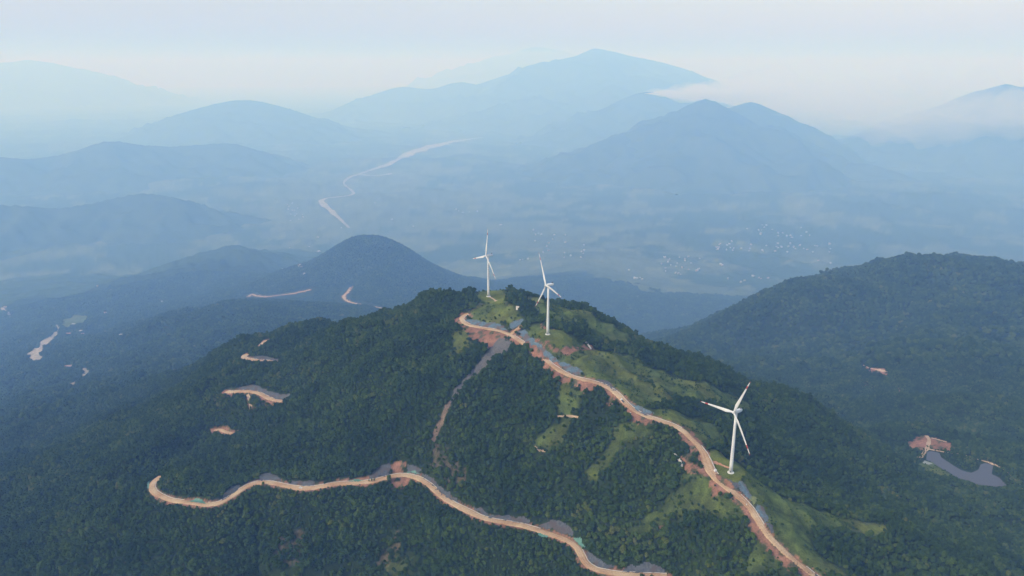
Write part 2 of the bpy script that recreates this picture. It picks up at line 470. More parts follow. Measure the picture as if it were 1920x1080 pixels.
# the valley floor further off: woods, paddies and fallow fields
wood = fbm(N3, GX, GY, 1100, 6, 0.6) + 0.9 * sstep(55, 240, G_n - PLAIN - 35) + 0.22
_fc = cast(G_n, [690, 610, 860, 745, 560, 1010, 1180], [388, 392, 406, 335, 352, 470, 500])
for c_ in _fc:
    rr2 = (0.13 * np.hypot(c_[0], c_[1])) ** 2
    wood = wood - 0.42 * np.exp(-((GX - c_[0]) ** 2 + ((GY - c_[1]) * 0.6) ** 2) / rr2)
fieldness = (1 - sstep(-0.02, 0.10, wood)) * sstep(3800, 6200, RR) * (1 - sstep(170, 300, G_n - PLAIN))
BARE = np.maximum(BARE, fieldness)
fn = N2(np.floor(GX / 195) * 3.7, np.floor(GY / 135) * 5.3)
fld = np.array([0.075, 0.095, 0.045]) * (1 + 0.35 * fn[..., None]) + np.array([0.035, 0.022, 0.008]) * np.clip(fn, 0, 1)[..., None]
GCOL = np.empty(G_n.shape + (3,)); GCOL[:] = np.array([0.034, 0.054, 0.016])
GCOL[near] = gcol
GCOL = GCOL * (1 - fieldness[..., None]) + fld * fieldness[..., None]
# --- ENDCORE

# ------------------------------------------------------------------ helpers
def W(p):
    return (float(p[0]), float(p[1]), float(p[2]) + CAM_Z)

def mesh_np(name, verts, faces, mat=None, smooth_=True):
    me = bpy.data.meshes.new(name)
    verts = np.asarray(verts, np.float32)
    faces = np.asarray(faces, np.int32)
    nv, nf, k = len(verts), len(faces), faces.shape[1]
    me.vertices.add(nv); me.vertices.foreach_set('co', verts.ravel())
    me.loops.add(nf * k); me.loops.foreach_set('vertex_index', faces.ravel())
    me.polygons.add(nf)
    me.polygons.foreach_set('loop_start', np.arange(0, nf * k, k, dtype=np.int32))
    me.polygons.foreach_set('use_smooth', np.full(nf, smooth_))
    me.update(calc_edges=True)
    if mat: me.materials.append(mat)
    return me

def link(name, me, parent=None, loc=None):
    o = bpy.data.objects.new(name, me)
    COL.objects.link(o)
    if parent is not None: o.parent = parent
    if loc is not None: o.location = loc
    return o

def tag(o, label=None, cat=None, group=None, kind=None):
    if label: o['label'] = label
    if cat: o['category'] = cat
    if group: o['group'] = group
    if kind: o['kind'] = kind
    return o

def bm_mesh(name, bm, mat, smooth_=False):
    me = bpy.data.meshes.new(name)
    bm.normal_update()
    bm.to_mesh(me); bm.free()
    for m in (mat if isinstance(mat, (list, tuple)) else [mat]): me.materials.append(m)
    if smooth_:
        me.polygons.foreach_set('use_smooth', [True] * len(me.polygons))
    return me

def new_mat(name, rough=0.85, spec=0.2):
    m = bpy.data.materials.new(name); m.use_nodes = True
    nt = m.node_tree; b = nt.nodes['Principled BSDF']
    b.inputs['Roughness'].default_value = rough
    b.inputs['Specular IOR Level'].default_value = spec
    return m, nt, b

def N(nt, t, **kw):
    n = nt.nodes.new(t)
    for k, v in kw.items(): setattr(n, k, v)
    return n

def noise_mat(name, c1, c2, scale, rough=0.85, spec=0.2, detail=5, bump=0.0, lo=0.3, hi=0.7, c3=None, scale3=None, coord='Object', stretch=None):
    m, nt, b = new_mat(name, rough, spec)
    tc = N(nt, 'ShaderNodeTexCoord')
    src = tc.outputs[coord]
    if stretch:
        mp = N(nt, 'ShaderNodeMapping'); mp.inputs['Scale'].default_value = stretch
        nt.links.new(src, mp.inputs[0]); src = mp.outputs[0]
    n = N(nt, 'ShaderNodeTexNoise'); n.inputs['Scale'].default_value = scale; n.inputs['Detail'].default_value = detail
    nt.links.new(src, n.inputs['Vector'])
    r = N(nt, 'ShaderNodeValToRGB')
    r.color_ramp.elements[0].position = lo; r.color_ramp.elements[1].position = hi
    r.color_ramp.elements[0].color = (*c1, 1); r.color_ramp.elements[1].color = (*c2, 1)
    nt.links.new(n.outputs['Fac'], r.inputs[0])
    out = r.outputs[0]
    if c3:
        n3 = N(nt, 'ShaderNodeTexNoise'); n3.inputs['Scale'].default_value = scale3; n3.inputs['Detail'].default_value = 4
        nt.links.new(src, n3.inputs['Vector'])
        r3 = N(nt, 'ShaderNodeMapRange'); r3.inputs[1].default_value = 0.48; r3.inputs[2].default_value = 0.62
        nt.links.new(n3.outputs['Fac'], r3.inputs[0])
        mx = N(nt, 'ShaderNodeMix', data_type='RGBA'); mx.inputs[7].default_value = (*c3, 1)
        nt.links.new(r3.outputs[0], mx.inputs[0]); nt.links.new(out, mx.inputs[6]); out = mx.outputs[2]
    nt.links.new(out, b.inputs['Base Color'])
    if bump:
        bp = N(nt, 'ShaderNodeBump'); bp.inputs['Strength'].default_value = 0.6; bp.inputs['Distance'].default_value = bump
        nt.links.new(n.outputs['Fac'], bp.inputs['Height']); nt.links.new(bp.outputs[0], b.inputs['Normal'])
    return m

# ------------------------------------------------------------------ terrain
def terrain_material():
    m, nt, b = new_mat('ground_cover', 0.95, 0.0)
    a = N(nt, 'ShaderNodeAttribute', attribute_name='cover')
    tc = N(nt, 'ShaderNodeTexCoord')
    n = N(nt, 'ShaderNodeTexNoise'); n.inputs['Scale'].default_value = 0.55; n.inputs['Detail'].default_value = 4
    n2 = N(nt, 'ShaderNodeTexNoise'); n2.inputs['Scale'].default_value = 0.035; n2.inputs['Detail'].default_value = 6; n2.inputs['Roughness'].default_value = 0.65
    for q in (n, n2): nt.links.new(tc.outputs['Object'], q.inputs['Vector'])
    mr = N(nt, 'ShaderNodeMapRange'); mr.inputs[1].default_value = 0.3; mr.inputs[2].default_value = 0.7; mr.inputs[3].default_value = 0.72; mr.inputs[4].default_value = 1.28
    mr2 = N(nt, 'ShaderNodeMapRange'); mr2.inputs[1].default_value = 0.3; mr2.inputs[2].default_value = 0.7; mr2.inputs[3].default_value = 0.75; mr2.inputs[4].default_value = 1.25
    nt.links.new(n.outputs['Fac'], mr.inputs[0]); nt.links.new(n2.outputs['Fac'], mr2.inputs[0])
    mu = N(nt, 'ShaderNodeMath', operation='MULTIPLY'); nt.links.new(mr.outputs[0], mu.inputs[0]); nt.links.new(mr2.outputs[0], mu.inputs[1])
    vm = N(nt, 'ShaderNodeVectorMath', operation='SCALE')
    nt.links.new(a.outputs['Color'], vm.inputs[0]); nt.links.new(mu.outputs[0], vm.inputs['Scale'])
    nt.links.new(vm.outputs[0], b.inputs['Base Color'])
    bp = N(nt, 'ShaderNodeBump'); bp.inputs['Strength'].default_value = 0.7; bp.inputs['Distance'].default_value = 0.5
    nt.links.new(n.outputs['Fac'], bp.inputs['Height']); nt.links.new(bp.outputs[0], b.inputs['Normal'])
    return m
MAT_GROUND = terrain_material()

def grid_faces(nr, na):
    i = np.arange(nr - 1)[:, None] * na + np.arange(na - 1)[None]
    return np.stack([i, i + na, i + na + 1, i + 1], -1).reshape(-1, 4)[:, ::-1]

def set_color(me, name, c):
    at = me.attributes.new(name, 'FLOAT_COLOR', 'POINT')
    at.data.foreach_set('color', np.hstack([c, np.ones((len(c), 1))]).astype(np.float32).ravel())

tv = np.stack([GX, GY, G_n + CAM_Z], -1).reshape(-1, 3)
terr = mesh_np('terrain', tv, grid_faces(len(rr), len(az))[:, ::-1], MAT_GROUND)
set_color(terr, 'cover', GCOL.reshape(-1, 3))
tag(link('terrain', terr), 'forested hills and valley floor below the turbines', kind='structure')

# far mountains, each a relief of its own standing on the plain
def far_material():
    return noise_mat('mountain_forest', (0.026, 0.044, 0.022), (0.052, 0.072, 0.034), 0.003, 0.95, 0.0, 8, 40.0)
MAT_FAR = far_material()
MOUNTAINS = [
 (4700, 0.40, [(-150,395),(0,382),(90,389),(180,378),(230,366),(270,361),(320,369),(380,388),(440,399),(520,414),(570,432)], 'long wooded ridge with a rounded knoll at the left edge'),
 (7000, 0.36, [(-120,285),(0,293),(60,296),(130,285),(200,264),(260,270),(330,273),(430,268),(480,285),(540,313),(590,338)], 'blue hazy ridge on the left with low double top'),
 (10500, 0.34, [(250,262),(330,222),(380,200),(455,187),(520,198),(600,222),(660,238),(720,246),(790,268)], 'pale blue ridge left of the river valley'),
 (24000, 0.30, [(-250,118),(0,116),(60,112),(130,125),(200,150),(280,185),(340,215)], 'very faint broad mountain at the upper left edge'),
 (14000, 0.34, [(590,222),(650,195),(700,178),(750,163),(810,166),(860,153),(905,158),(950,140),(1000,132),(1040,128),(1070,112),(1100,96),(1116,90),(1140,94),(1180,104),(1220,112),(1260,122),(1290,132),(1320,150),(1350,178),(1390,215)], 'tallest blue mountain with a pointed summit in the centre'),
 (27000, 0.30, [(900,140),(950,105),(1000,88),(1040,92),(1080,103),(1150,135)], 'faint rounded mountain just left of the pointed summit'),
 (9500, 0.40, [(1120,215),(1170,185),(1200,173),(1222,171),(1250,183),(1290,199),(1350,225)], 'low blue shoulder ridge in front of the pointed summit'),
 (7600, 0.50, [(1330,222),(1355,205),(1390,195),(1412,190),(1440,203),(1475,222),(1505,231),(1530,241),(1565,275),(1610,310)], 'right one of the twin blue peaks'),
 (6800, 0.46, [(1215,262),(1250,235),(1285,205),(1305,190),(1325,185),(1340,189),(1360,204),(1400,236),(1450,268),(1500,300)], 'left one of the twin blue peaks'),
 (6300, 0.36, [(1060,312),(1110,282),(1150,258),(1166,252),(1182,259),(1230,282),(1290,300)], 'small rounded hump below the twin peaks'),
 (6600, 0.34, [(1480,352),(1550,322),(1590,308),(1625,306),(1670,320),(1740,352)], 'dim rounded hill right of the twin peaks'),
 (9000, 0.45, [(1700,270),(1760,232),(1800,205),(1840,180),(1870,162),(1890,156),(1920,162),(1990,150),(2100,165)], 'dark blue peak at the right edge above the clouds'),
]
mountain_pts = []
for mi, (D, slope, crest, lab) in enumerate(MOUNTAINS):
    cr = catmull(crest, 6)
    d = np.array([ray(a, b) for a, b in cr]); d /= np.linalg.norm(d[:, :2], axis=1)[:, None]
    wig = 1 + 0.035 * np.array([N1(a / 130.0 + mi * 3.3, 0.5 + mi) for a, b in cr])
    D = D * 2.7
    c3 = d * (D * wig)[:, None]
    c3 = resample(c3, 150.0)
    relief = c3[:, 2].max() - PLAIN
    mar = relief / slope * 1.05
    cell = max(28.0, D / 190.0)
    xs = np.arange(c3[:, 0].min() - mar, c3[:, 0].max() + mar, cell); ys = np.arange(c3[:, 1].min() - mar, c3[:, 1].max() + mar, cell)
    MX, MY = np.meshgrid(xs, ys); fx, fy = MX.ravel(), MY.ravel()
    dist = np.empty(len(fx)); hc = np.empty(len(fx))
    for i in range(0, len(fx), 4000):
        d2 = (fx[i:i+4000, None] - c3[None, :, 0]) ** 2 + (fy[i:i+4000, None] - c3[None, :, 1]) ** 2
        w8 = c3[None, :, 2] - slope * np.sqrt(d2)
        j = w8.argmax(1)
        dist[i:i+4000] = np.sqrt(d2[np.arange(len(j)), j]); hc[i:i+4000] = c3[j, 2]
    sc_ = relief * 0.9
    fall = slope * dist
    h = hc - fall + ridged(N2, fx + mi * 911, fy, sc_ * 1.3, 5, 0.52) * np.minimum(fall, 0.35 * relief) * 0.52
    h = np.maximum(h, PLAIN - 110)
    me = mesh_np('mountain', np.stack([fx, fy, h + CAM_Z], -1), grid_faces(len(ys), len(xs)), MAT_FAR)
    bm = bmesh.new(); bm.from_mesh(me)
    bmesh.ops.delete(bm, geom=[v for v in bm.verts if v.co.z < PLAIN + CAM_Z - 100], context='VERTS')
    bm.to_mesh(me); bm.free()
    tag(link('mountain', me), lab, kind='structure')

# ------------------------------------------------------------------ roads
def road_material():
    m, nt, b = new_mat('packed_earth', 0.95, 0.1)
    uv = N(nt, 'ShaderNodeAttribute', attribute_name='across')
    tc = N(nt, 'ShaderNodeTexCoord')
    n = N(nt, 'ShaderNodeTexNoise'); n.inputs['Scale'].default_value = 0.05; n.inputs['Detail'].default_value = 6
    n2 = N(nt, 'ShaderNodeTexNoise'); n2.inputs['Scale'].default_value = 0.6; n2.inputs['Detail'].default_value = 5
    for q in (n, n2): nt.links.new(tc.outputs['Object'], q.inputs['Vector'])
    r = N(nt, 'ShaderNodeValToRGB')
    r.color_ramp.elements[0].position = 0.34; r.color_ramp.elements[1].position = 0.66
    r.color_ramp.elements[0].color = (0.30, 0.175, 0.098, 1); r.color_ramp.elements[1].color = (0.43, 0.32, 0.205, 1)
    nt.links.new(n.outputs['Fac'], r.inputs[0])
    # two paler wheel tracks worn into the surface
    ab = N(nt, 'ShaderNodeMath', operation='ABSOLUTE'); nt.links.new(uv.outputs['Fac'], ab.inputs[0])
    su = N(nt, 'ShaderNodeMath', operation='SUBTRACT'); su.inputs[1].default_value = 0.34; nt.links.new(ab.outputs[0], su.inputs[0])
    ab2 = N(nt, 'ShaderNodeMath', operation='ABSOLUTE'); nt.links.new(su.outputs[0], ab2.inputs[0])
    mr = N(nt, 'ShaderNodeMapRange'); mr.inputs[1].default_value = 0.08; mr.inputs[2].default_value = 0.30; mr.inputs[3].default_value = 0.55; mr.inputs[4].default_value = 0.0
    nt.links.new(ab2.outputs[0], mr.inputs[0])
    mu = N(nt, 'ShaderNodeMath', operation='MULTIPLY'); nt.links.new(mr.outputs[0], mu.inputs[0]); nt.links.new(n2.outputs['Fac'], mu.inputs[1])
    mx = N(nt, 'ShaderNodeMix', data_type='RGBA'); mx.inputs[7].default_value = (0.50, 0.385, 0.265, 1)
    nt.links.new(mu.outputs[0], mx.inputs[0]); nt.links.new(r.outputs[0], mx.inputs[6])
    vm = N(nt, 'ShaderNodeVectorMath', operation='SCALE')
    m2 = N(nt, 'ShaderNodeMapRange'); m2.inputs[1].default_value = 0.3; m2.inputs[2].default_value = 0.7; m2.inputs[3].default_value = 0.82; m2.inputs[4].default_value = 1.15
    nt.links.new(n2.outputs['Fac'], m2.inputs[0])
    nt.links.new(mx.outputs[2], vm.inputs[0]); nt.links.new(m2.outputs[0], vm.inputs['Scale'])
    nt.links.new(vm.outputs[0], b.inputs['Base Color'])
    return m
MAT_ROAD = road_material()
MAT_CONC = noise_mat('pale_concrete', (0.34, 0.32, 0.30), (0.50, 0.48, 0.45), 0.4, 0.85, 0.2, 6)

def frame2d(c):
    t = np.gradient(c[:, :2], axis=0); t /= np.linalg.norm(t, axis=1)[:, None] + 1e-9
    return t, np.stack([t[:, 1], -t[:, 0]], -1)         # right-hand side

def ribbon(name, c, offs, dz, mat, across=None):
    """strip swept along a course: offs are sideways offsets (metres), dz heights"""
    t, n = frame2d(c); k = len(offs)
    V = np.empty((len(c), k, 3))
    for j, (o, z) in enumerate(zip(offs, dz)):
        oo = o if np.ndim(o) else np.full(len(c), o)
        V[:, j, :2] = c[:, :2] + n * oo[:, None]; V[:, j, 2] = c[:, 2] + z + CAM_Z
    me = mesh_np(name, V.reshape(-1, 3), grid_faces(len(c), k), mat)
    if across is not None:
        a = me.attributes.new('across', 'FLOAT', 'POINT')
        a.data.foreach_set('value', np.tile(np.array(across, np.float32), len(c)))
    return me

ROAD_LABEL = {
 'upper': 'broad tan earth road along the ridge crest between the three turbines',
 'stub': 'short earth spur joining the ridge road below the farthest turbine',
 'lower': 'winding tan earth road crossing the forest slope in the foreground',
 'west_a': 'short pale road scrap high on the left shoulder', 'west_b': 'hooked pale road bend on the left shoulder',
 'west_c': 'curved pale road bend with grey netting above it', 'west_d': 'small hidden road bend among trees at left',
 'north_a': 'thin pale road across the slope left of the far hill', 'north_b': 'thin S shaped road in front of the far hill'}
EDGE = {}
for k, c in courses.items():
    hw = ROADS[k][1]
    s_ = np.arange(len(c)) * 3.0
    wl_ = hw * (1 + 0.16 * N1(s_ / 30.0, s_ * 0 + 3.3) + 0.14 * N4(s_ / 8.0, s_ * 0 + 1.3)); wr_ = hw * (1 + 0.16 * N2(s_ / 30.0, s_ * 0 + 7.7) + 0.14 * N3(s_ / 8.0, s_ * 0 + 2.3))
    if k == 'upper':
        bulge = np.exp(-((np.hypot(c[:, 0] - PADS[3][0][0], c[:, 1] - PADS[3][0][1]) - 22) / 16) ** 2)
        wr_ = wr_ + 2.0 * bulge; wl_ = wl_ + 2.6 * bulge
    me = ribbon('dirt_road', c, [-wl_ - 0.6, -wl_, -wl_ * 0.55, 0 * wl_, wr_ * 0.55, wr_, wr_ + 0.6], [-1.2, 0.05, 0.1, 0.16, 0.1, 0.05, -1.2],
                MAT_ROAD, [-1.2, -1, -0.55, 0, 0.55, 1, 1.2])
    ro = tag(link('dirt_road', me), ROAD_LABEL[k], kind='structure')
    # concrete drain kerb on the uphill side
    t, n = frame2d(c)
    a = lookup(G_t, c[:, 0] + n[:, 0] * 14, c[:, 1] + n[:, 1] * 14) - lookup(G_t, c[:, 0] - n[:, 0] * 14, c[:, 1] - n[:, 1] * 14)
    side = 1 if smooth(np.sign(a), 6).mean() > 0 else -1
    EDGE[k] = side
    if k in ('upper', 'lower', 'west_b', 'west_c'):
        w_ = (wr_ if side > 0 else wl_)
        keep = N3(s_ / 90.0, s_ * 0 + 1.1) > -0.34
        idx = np.nonzero(keep)[0]
        for run in np.split(idx, np.nonzero(np.diff(idx) > 1)[0] + 1):
            if len(run) < 6: continue
            q = c[run]
            o0 = side * (w_[run] + 0.35)
            me = ribbon('drain_kerb', q, [o0 - side * 0.45, o0 - side * 0.45, o0 + side * 0.35, o0 + side * 0.35] if side > 0 else [o0 + 0.45 * -side * 0 - 0.35, o0 - 0.35, o0 + 0.45, o0 + 0.45],
                        [-0.8, 0.42, 0.42, -0.8], MAT_CONC)
            link('drain_kerb', me, ro)

# ------------------------------------------------------------------ draped sheets: slope netting, tarpaulins, tracks, river beds, fields
def drape(name, px, mat, lift=0.4, step=1.3, wob=0.0, grid=None, poly=None):
    grid = G_n if grid is None else grid
    pl = world_poly(px) if poly is None else poly
    x0, y0 = pl.min(0) - step; x1, y1 = pl.max(0) + step
    xs = np.arange(x0, x1, step); ys = np.arange(y0, y1, step)
    X, Y = np.meshgrid(xs, ys)
    cx, cy = X[:-1, :-1] + step / 2, Y[:-1, :-1] + step / 2
    if wob:
        jx = wob * fbm(N2, cx, cy, wob * 5, 3); jy = wob * fbm(N3, cx, cy, wob * 5, 3)
    else: jx = jy = 0
    ins = inside((cx + jx).ravel(), (cy + jy).ravel(), pl)
    f = grid_faces(len(ys), len(xs))[ins]
    if len(f) < 2: return None
    used, inv = np.unique(f, return_inverse=True)
    xx, yy = X.ravel()[used], Y.ravel()[used]
    xx = xx + step * 0.3 * N1(xx * 3.1, yy * 2.7); yy = yy + step * 0.3 * N2(xx * 2.9, yy * 3.3)
    z = lookup(grid, xx, yy) + lift + CAM_Z + lift * 0.7 * fbm(N4, xx, yy, step * 4, 3)
    return mesh_np(name, np.stack([xx, yy, z], -1), inv.reshape(f.shape), mat)

def net_material(name, c1, c2, c3):
    m = noise_mat(name, c1, c2, 0.42, 0.8, 0.1, 7, 0.6, 0.33, 0.68, c3=c3, scale3=0.11, stretch=(1.0, 1.0, 0.16))
    return m
MAT_NET_BLUE = net_material('blue_net', (0.062, 0.098, 0.130), (0.115, 0.165, 0.205), (0.10, 0.08, 0.075))
MAT_NET_GREY = net_material('grey_net', (0.050, 0.058, 0.072), (0.092, 0.10, 0.115), (0.075, 0.062, 0.06))
MAT_TEAL = noise_mat('teal_tarp', (0.045, 0.135, 0.11), (0.085, 0.20, 0.16), 0.25, 0.55, 0.35, 5, 0.15)
MAT_LIME = noise_mat('lime_mesh', (0.11, 0.135, 0.045), (0.17, 0.185, 0.075), 0.5, 0.8, 0.2)
NETS = [
 ('B', [(873,601),(885,599),(905,604),(932,606),(945,613),(953,621),(930,616),(900,612),(882,608)], 'blue netting under the grassy mound below the farthest turbine'),
 ('B', [(951,617),(958,605),(970,600),(981,599),(982,606),(972,611),(962,617)], 'small blue net panel beside the short spur road'),
 ('B', [(968,622),(985,618),(992,628),(1004,640),(1018,652),(1034,664),(1050,678),(1040,680),(1020,664),(1000,648),(982,636)], 'long blue net strip below the middle turbine'),
 ('B', [(1046,680),(1058,680),(1074,686),(1090,692),(1094,703),(1080,704),(1062,696)], 'blue net panel with a rusty gap on the ridge road'),
 ('G', [(1118,712),(1140,714),(1158,730),(1150,732),(1134,722)], 'grey net strip at the bend above the grassy hollow'),
 ('B', [(1180,755),(1196,762),(1212,768),(1226,776),(1212,780),(1196,772)], 'short blue net strip halfway down the ridge road'),
 ('G', [(1358,896),(1374,903),(1386,906),(1392,916),(1376,914)], 'grey net strip at the foot of the nearest turbine pad'),
 ('B', [(1384,905),(1392,903),(1404,920),(1412,932),(1404,938),(1388,922)], 'steel blue net wedge below the nearest turbine pad'),
 ('L', [(1406,930),(1416,932),(1420,940),(1412,947),(1404,940)], 'small yellow green mesh patch between blue nets'),
 ('B', [(1420,945),(1432,952),(1442,974),(1438,980),(1428,974),(1418,956)], 'bright blue sheet lowest on the ridge road bank'),
 ('G', [(1438,981),(1446,984),(1452,998),(1446,1000)], 'narrow grey net just below the bright blue sheet'),
 ('G', [(482,897),(490,889),(500,887),(512,891),(528,897),(528,904),(505,900),(486,901)], 'humped grey net above the lower road left of the car'),
 ('G', [(544,900),(560,901),(592,904),(590,912),(566,911),(546,907)], 'grey net directly above the white car'),
 ('G', [(416,938),(424,922),(436,912),(450,909),(446,918),(430,932)], 'brownish grey net inside the left road bend'),
 ('G', [(690,897),(702,884),(716,873),(732,867),(734,884),(722,892),(704,898)], 'wide grey net left of the red scar above the lower road'),
 ('G', [(762,872),(782,874),(792,882),(784,888),(764,884)], 'grey net right of the red scar above the lower road'),
 ('G', [(790,888),(806,892),(824,912),(846,930),(866,942),(858,944),(834,932),(812,912)], 'long narrow grey net on the middle bend of lower road'),
 ('G', [(880,948),(896,952),(916,964),(944,969),(974,968),(994,974),(990,982),(950,976),(912,970)], 'low grey net along the straight of the lower road'),
 ('G', [(1009,985),(1020,979),(1040,976),(1060,980),(1074,993),(1078,1003),(1050,999),(1026,994)], 'rounded grey net above the teal tarp on the straight'),
 ('G', [(1098,1030),(1108,1040),(1130,1052),(1154,1066),(1140,1068),(1116,1062),(1102,1050)], 'grey net outside the last bend of lower road'),
 ('G', [(1166,1072),(1176,1062),(1196,1056),(1222,1056),(1240,1062),(1250,1074),(1220,1075),(1190,1075)], 'rounded grey net at the bottom edge of the picture'),
 ('G', [(470,669),(500,668),(528,675),(526,680),(490,676)], 'faint grey net above the hooked road bend at left'),
 ('G', [(440,731),(460,724),(480,722),(500,732),(530,740),(550,736),(540,750),(516,748),(490,736),(462,731)], 'jagged grey net above the curved road bend at left'),
 ('T', [(275,906),(281,902),(279,917),(276,916)], 'teal tarp strip at the hairpin left end of lower road'),
 ('T', [(350,941),(368,935),(379,937),(388,946),(370,943)], 'teal tarp beside the lowest dip of lower road'),
 ('T', [(652,903),(668,898),(684,902),(668,904)], 'thin teal tarp left of the small roadside trees'),
 ('T', [(756,886),(776,883),(788,889),(772,887)], 'thin teal tarp at the top of the middle bend'),
 ('T', [(1007,998),(1014,1001),(1032,1007),(1020,1009),(1009,1004)], 'teal tarp on the downhill edge below the rounded net'),
 ('T', [(1075,1010),(1088,1009),(1096,1018),(1097,1032),(1090,1026)], 'triangular teal tarp inside the sharp bend'),
]
NETMAT = {'B': MAT_NET_BLUE, 'G': MAT_NET_GREY, 'L': MAT_LIME, 'T': MAT_TEAL}
net_polys = []
for kind, px, lab in NETS:
    pl = world_poly(px); net_polys.append(pl)
    me = drape('slope_net', px, NETMAT[kind], 0.45 if kind != 'T' else 0.6, 1.2, 2.2 if kind != 'T' else 0.8)
    if me is None: continue
    nm = 'tarpaulin' if kind == 'T' else 'slope_net'
    tag(link(nm, me), lab, 'tarpaulin' if kind == 'T' else 'slope netting', 'tarpaulins by the lower road' if kind == 'T' else 'nets over the road cuttings')

MAT_GRAVEL = noise_mat('river_gravel', (0.19, 0.165, 0.145), (0.30, 0.27, 0.24), 0.05, 0.95, 0.1, 6)
MAT_SAND = noise_mat('river_sand', (0.20, 0.185, 0.16), (0.34, 0.31, 0.275), 0.006, 0.9, 0.1, 6)
MAT_TRACK = noise_mat('track_earth', (0.30, 0.21, 0.14), (0.44, 0.34, 0.25), 0.2, 0.95, 0.1, 5)
bare_polys = list(net_polys)
for px, lab in [([(104,612),(108,608),(112,614),(110,626),(100,636),(92,648),(80,660),(76,668),(88,670),(76,679),(66,680),(56,674),(50,664),(62,656),(74,646),(84,636),(98,628),(106,622)], 'wide gravel river bed in the left valley'),
                ([(152,692),(160,690),(170,698),(168,704),(158,710),(150,718),(136,726),(126,725),(140,716),(154,708),(158,700)], 'narrow gravel river bed nearest the left slope'),
                ([(0,578),(8,577),(10,582),(20,590),(22,596),(16,594),(4,582)], 'gravel scrap at the left edge')]:
    me = drape('river_bed', px, MAT_GRAVEL, 2.0, 7.0, 8.0)
    if me: tag(link('river_bed', me), lab, kind='structure'); bare_polys.append(world_poly(px))

def course_ribbon(name, px, hw, mat, lab, lift=1.0, step=6.0, sig=2.0, grid=None, widths=None):
    g = G_n if grid is None else grid
    c = make_course(px, g, sig, step)
    c[:, 2] = lookup(g, c[:, 0], c[:, 1])
    t, n = frame2d(c)
    w = np.full(len(c), hw) if widths is None else np.interp(np.linspace(0, 1, len(c)), np.linspace(0, 1, len(widths)), widths)
    wl_ = w * (1 + 0.45 * N1(np.arange(len(c)) * step / (step * 5.0), np.full(len(c), 2.2))); wr_ = w * (1 + 0.45 * N2(np.arange(len(c)) * step / (step * 5.0), np.full(len(c), 2.2)))
    k = 5; V = np.empty((len(c), k, 3))
    for j, f in enumerate(np.linspace(-1, 1, k)):
        o = np.where(f < 0, f * wl_, f * wr_)
        V[:, j, :2] = c[:, :2] + n * o[:, None]
        V[:, j, 2] = lookup(g, V[:, j, 0], V[:, j, 1]) + lift + CAM_Z
    me = mesh_np(name, V.reshape(-1, 3), grid_faces(len(c), k), mat)
    tag(link(name, me), lab, kind='structure')
    return c, w
RIVER = [(654,428),(640,414),(628,402),(614,390),(604,381),(602,376),(620,371),(645,369),(662,365),(660,358),(648,349),(645,342),(656,333),(676,326),(700,318),(724,310),(745,300),(768,288),(795,279),(825,271),(860,264),(905,258)]
c, w = course_ribbon('river', RIVER, 30, MAT_SAND, 'pale sandy river winding through the far valley', 9.0, 90.0, 1.5,
                     widths=[22, 34, 48, 54, 46, 24, 22, 26, 44, 50, 90, 70, 120, 150, 200, 160, 220, 260, 170, 200, 120, 60])
river_course = c
course_ribbon('river', [(676,328),(705,330),(735,326)], 55, MAT_SAND, 'pale sandbar branch of the far river', 9.0, 90.0, 1.5)
course_ribbon('track', [(1737,817),(1742,824),(1740,834),(1738,842),(1732,850),(1727,857),(1718,856)], 3.2, MAT_TRACK, 'pale track over the pond dam', 0.5, 2.5, 1.5)
course_ribbon('track', [(1741,842),(1760,846),(1782,850),(1802,852),(1826,860),(1850,866),(1866,872),(1882,880)], 2.2, MAT_TRACK, 'thin path along the far bank of the pond', 0.5, 2.5, 1.5)
course_ribbon('track', [(1882,880),(1896,894),(1910,908),(1918,918)], 2.0, MAT_TRACK, 'thin path leaving the pond at the right edge', 0.5, 2.5, 1.5)
course_ribbon('track', [(1745,821),(1760,825),(1775,829)], 2.0, MAT_TRACK, 'pale track above the red clay plot', 0.5, 2.5, 1.5)
course_ribbon('track', [(1334,866),(1350,871),(1367,878)], 1.8, noise_mat('red_path', (0.36, 0.17, 0.10), (0.46, 0.25, 0.16), 0.3), 'red earth path to the nearest turbine', 0.35, 2.0, 1.0)
course_ribbon('track', [(918,557),(924,560),(930,565)], 1.8, MAT_TRACK, 'earth path to the farthest turbine', 0.35, 2.0, 1.0)
course_ribbon('track', [(1032,783),(1050,781),(1070,781),(1084,783)], 1.3, MAT_TRACK, 'pale terrace trail on the grassy strip', 0.5, 2.0, 1.2)
course_ribbon('track', [(1002,838),(1012,845),(1024,846)], 1.2, MAT_TRACK, 'short trail arc on the lower grassy strip', 0.5, 2.0, 1.2)
course_ribbon('track', [(464,740),(468,750),(470,768)], 2.5, MAT_TRACK, 'worn gully below the curved road bend', 0.6, 2.5, 1.2)
course_ribbon('track', [(1618,685),(1630,690),(1650,694),(1668,698)], 3.0, MAT_TRACK, 'thin red track on the right slope', 0.6, 3.0, 1.2)

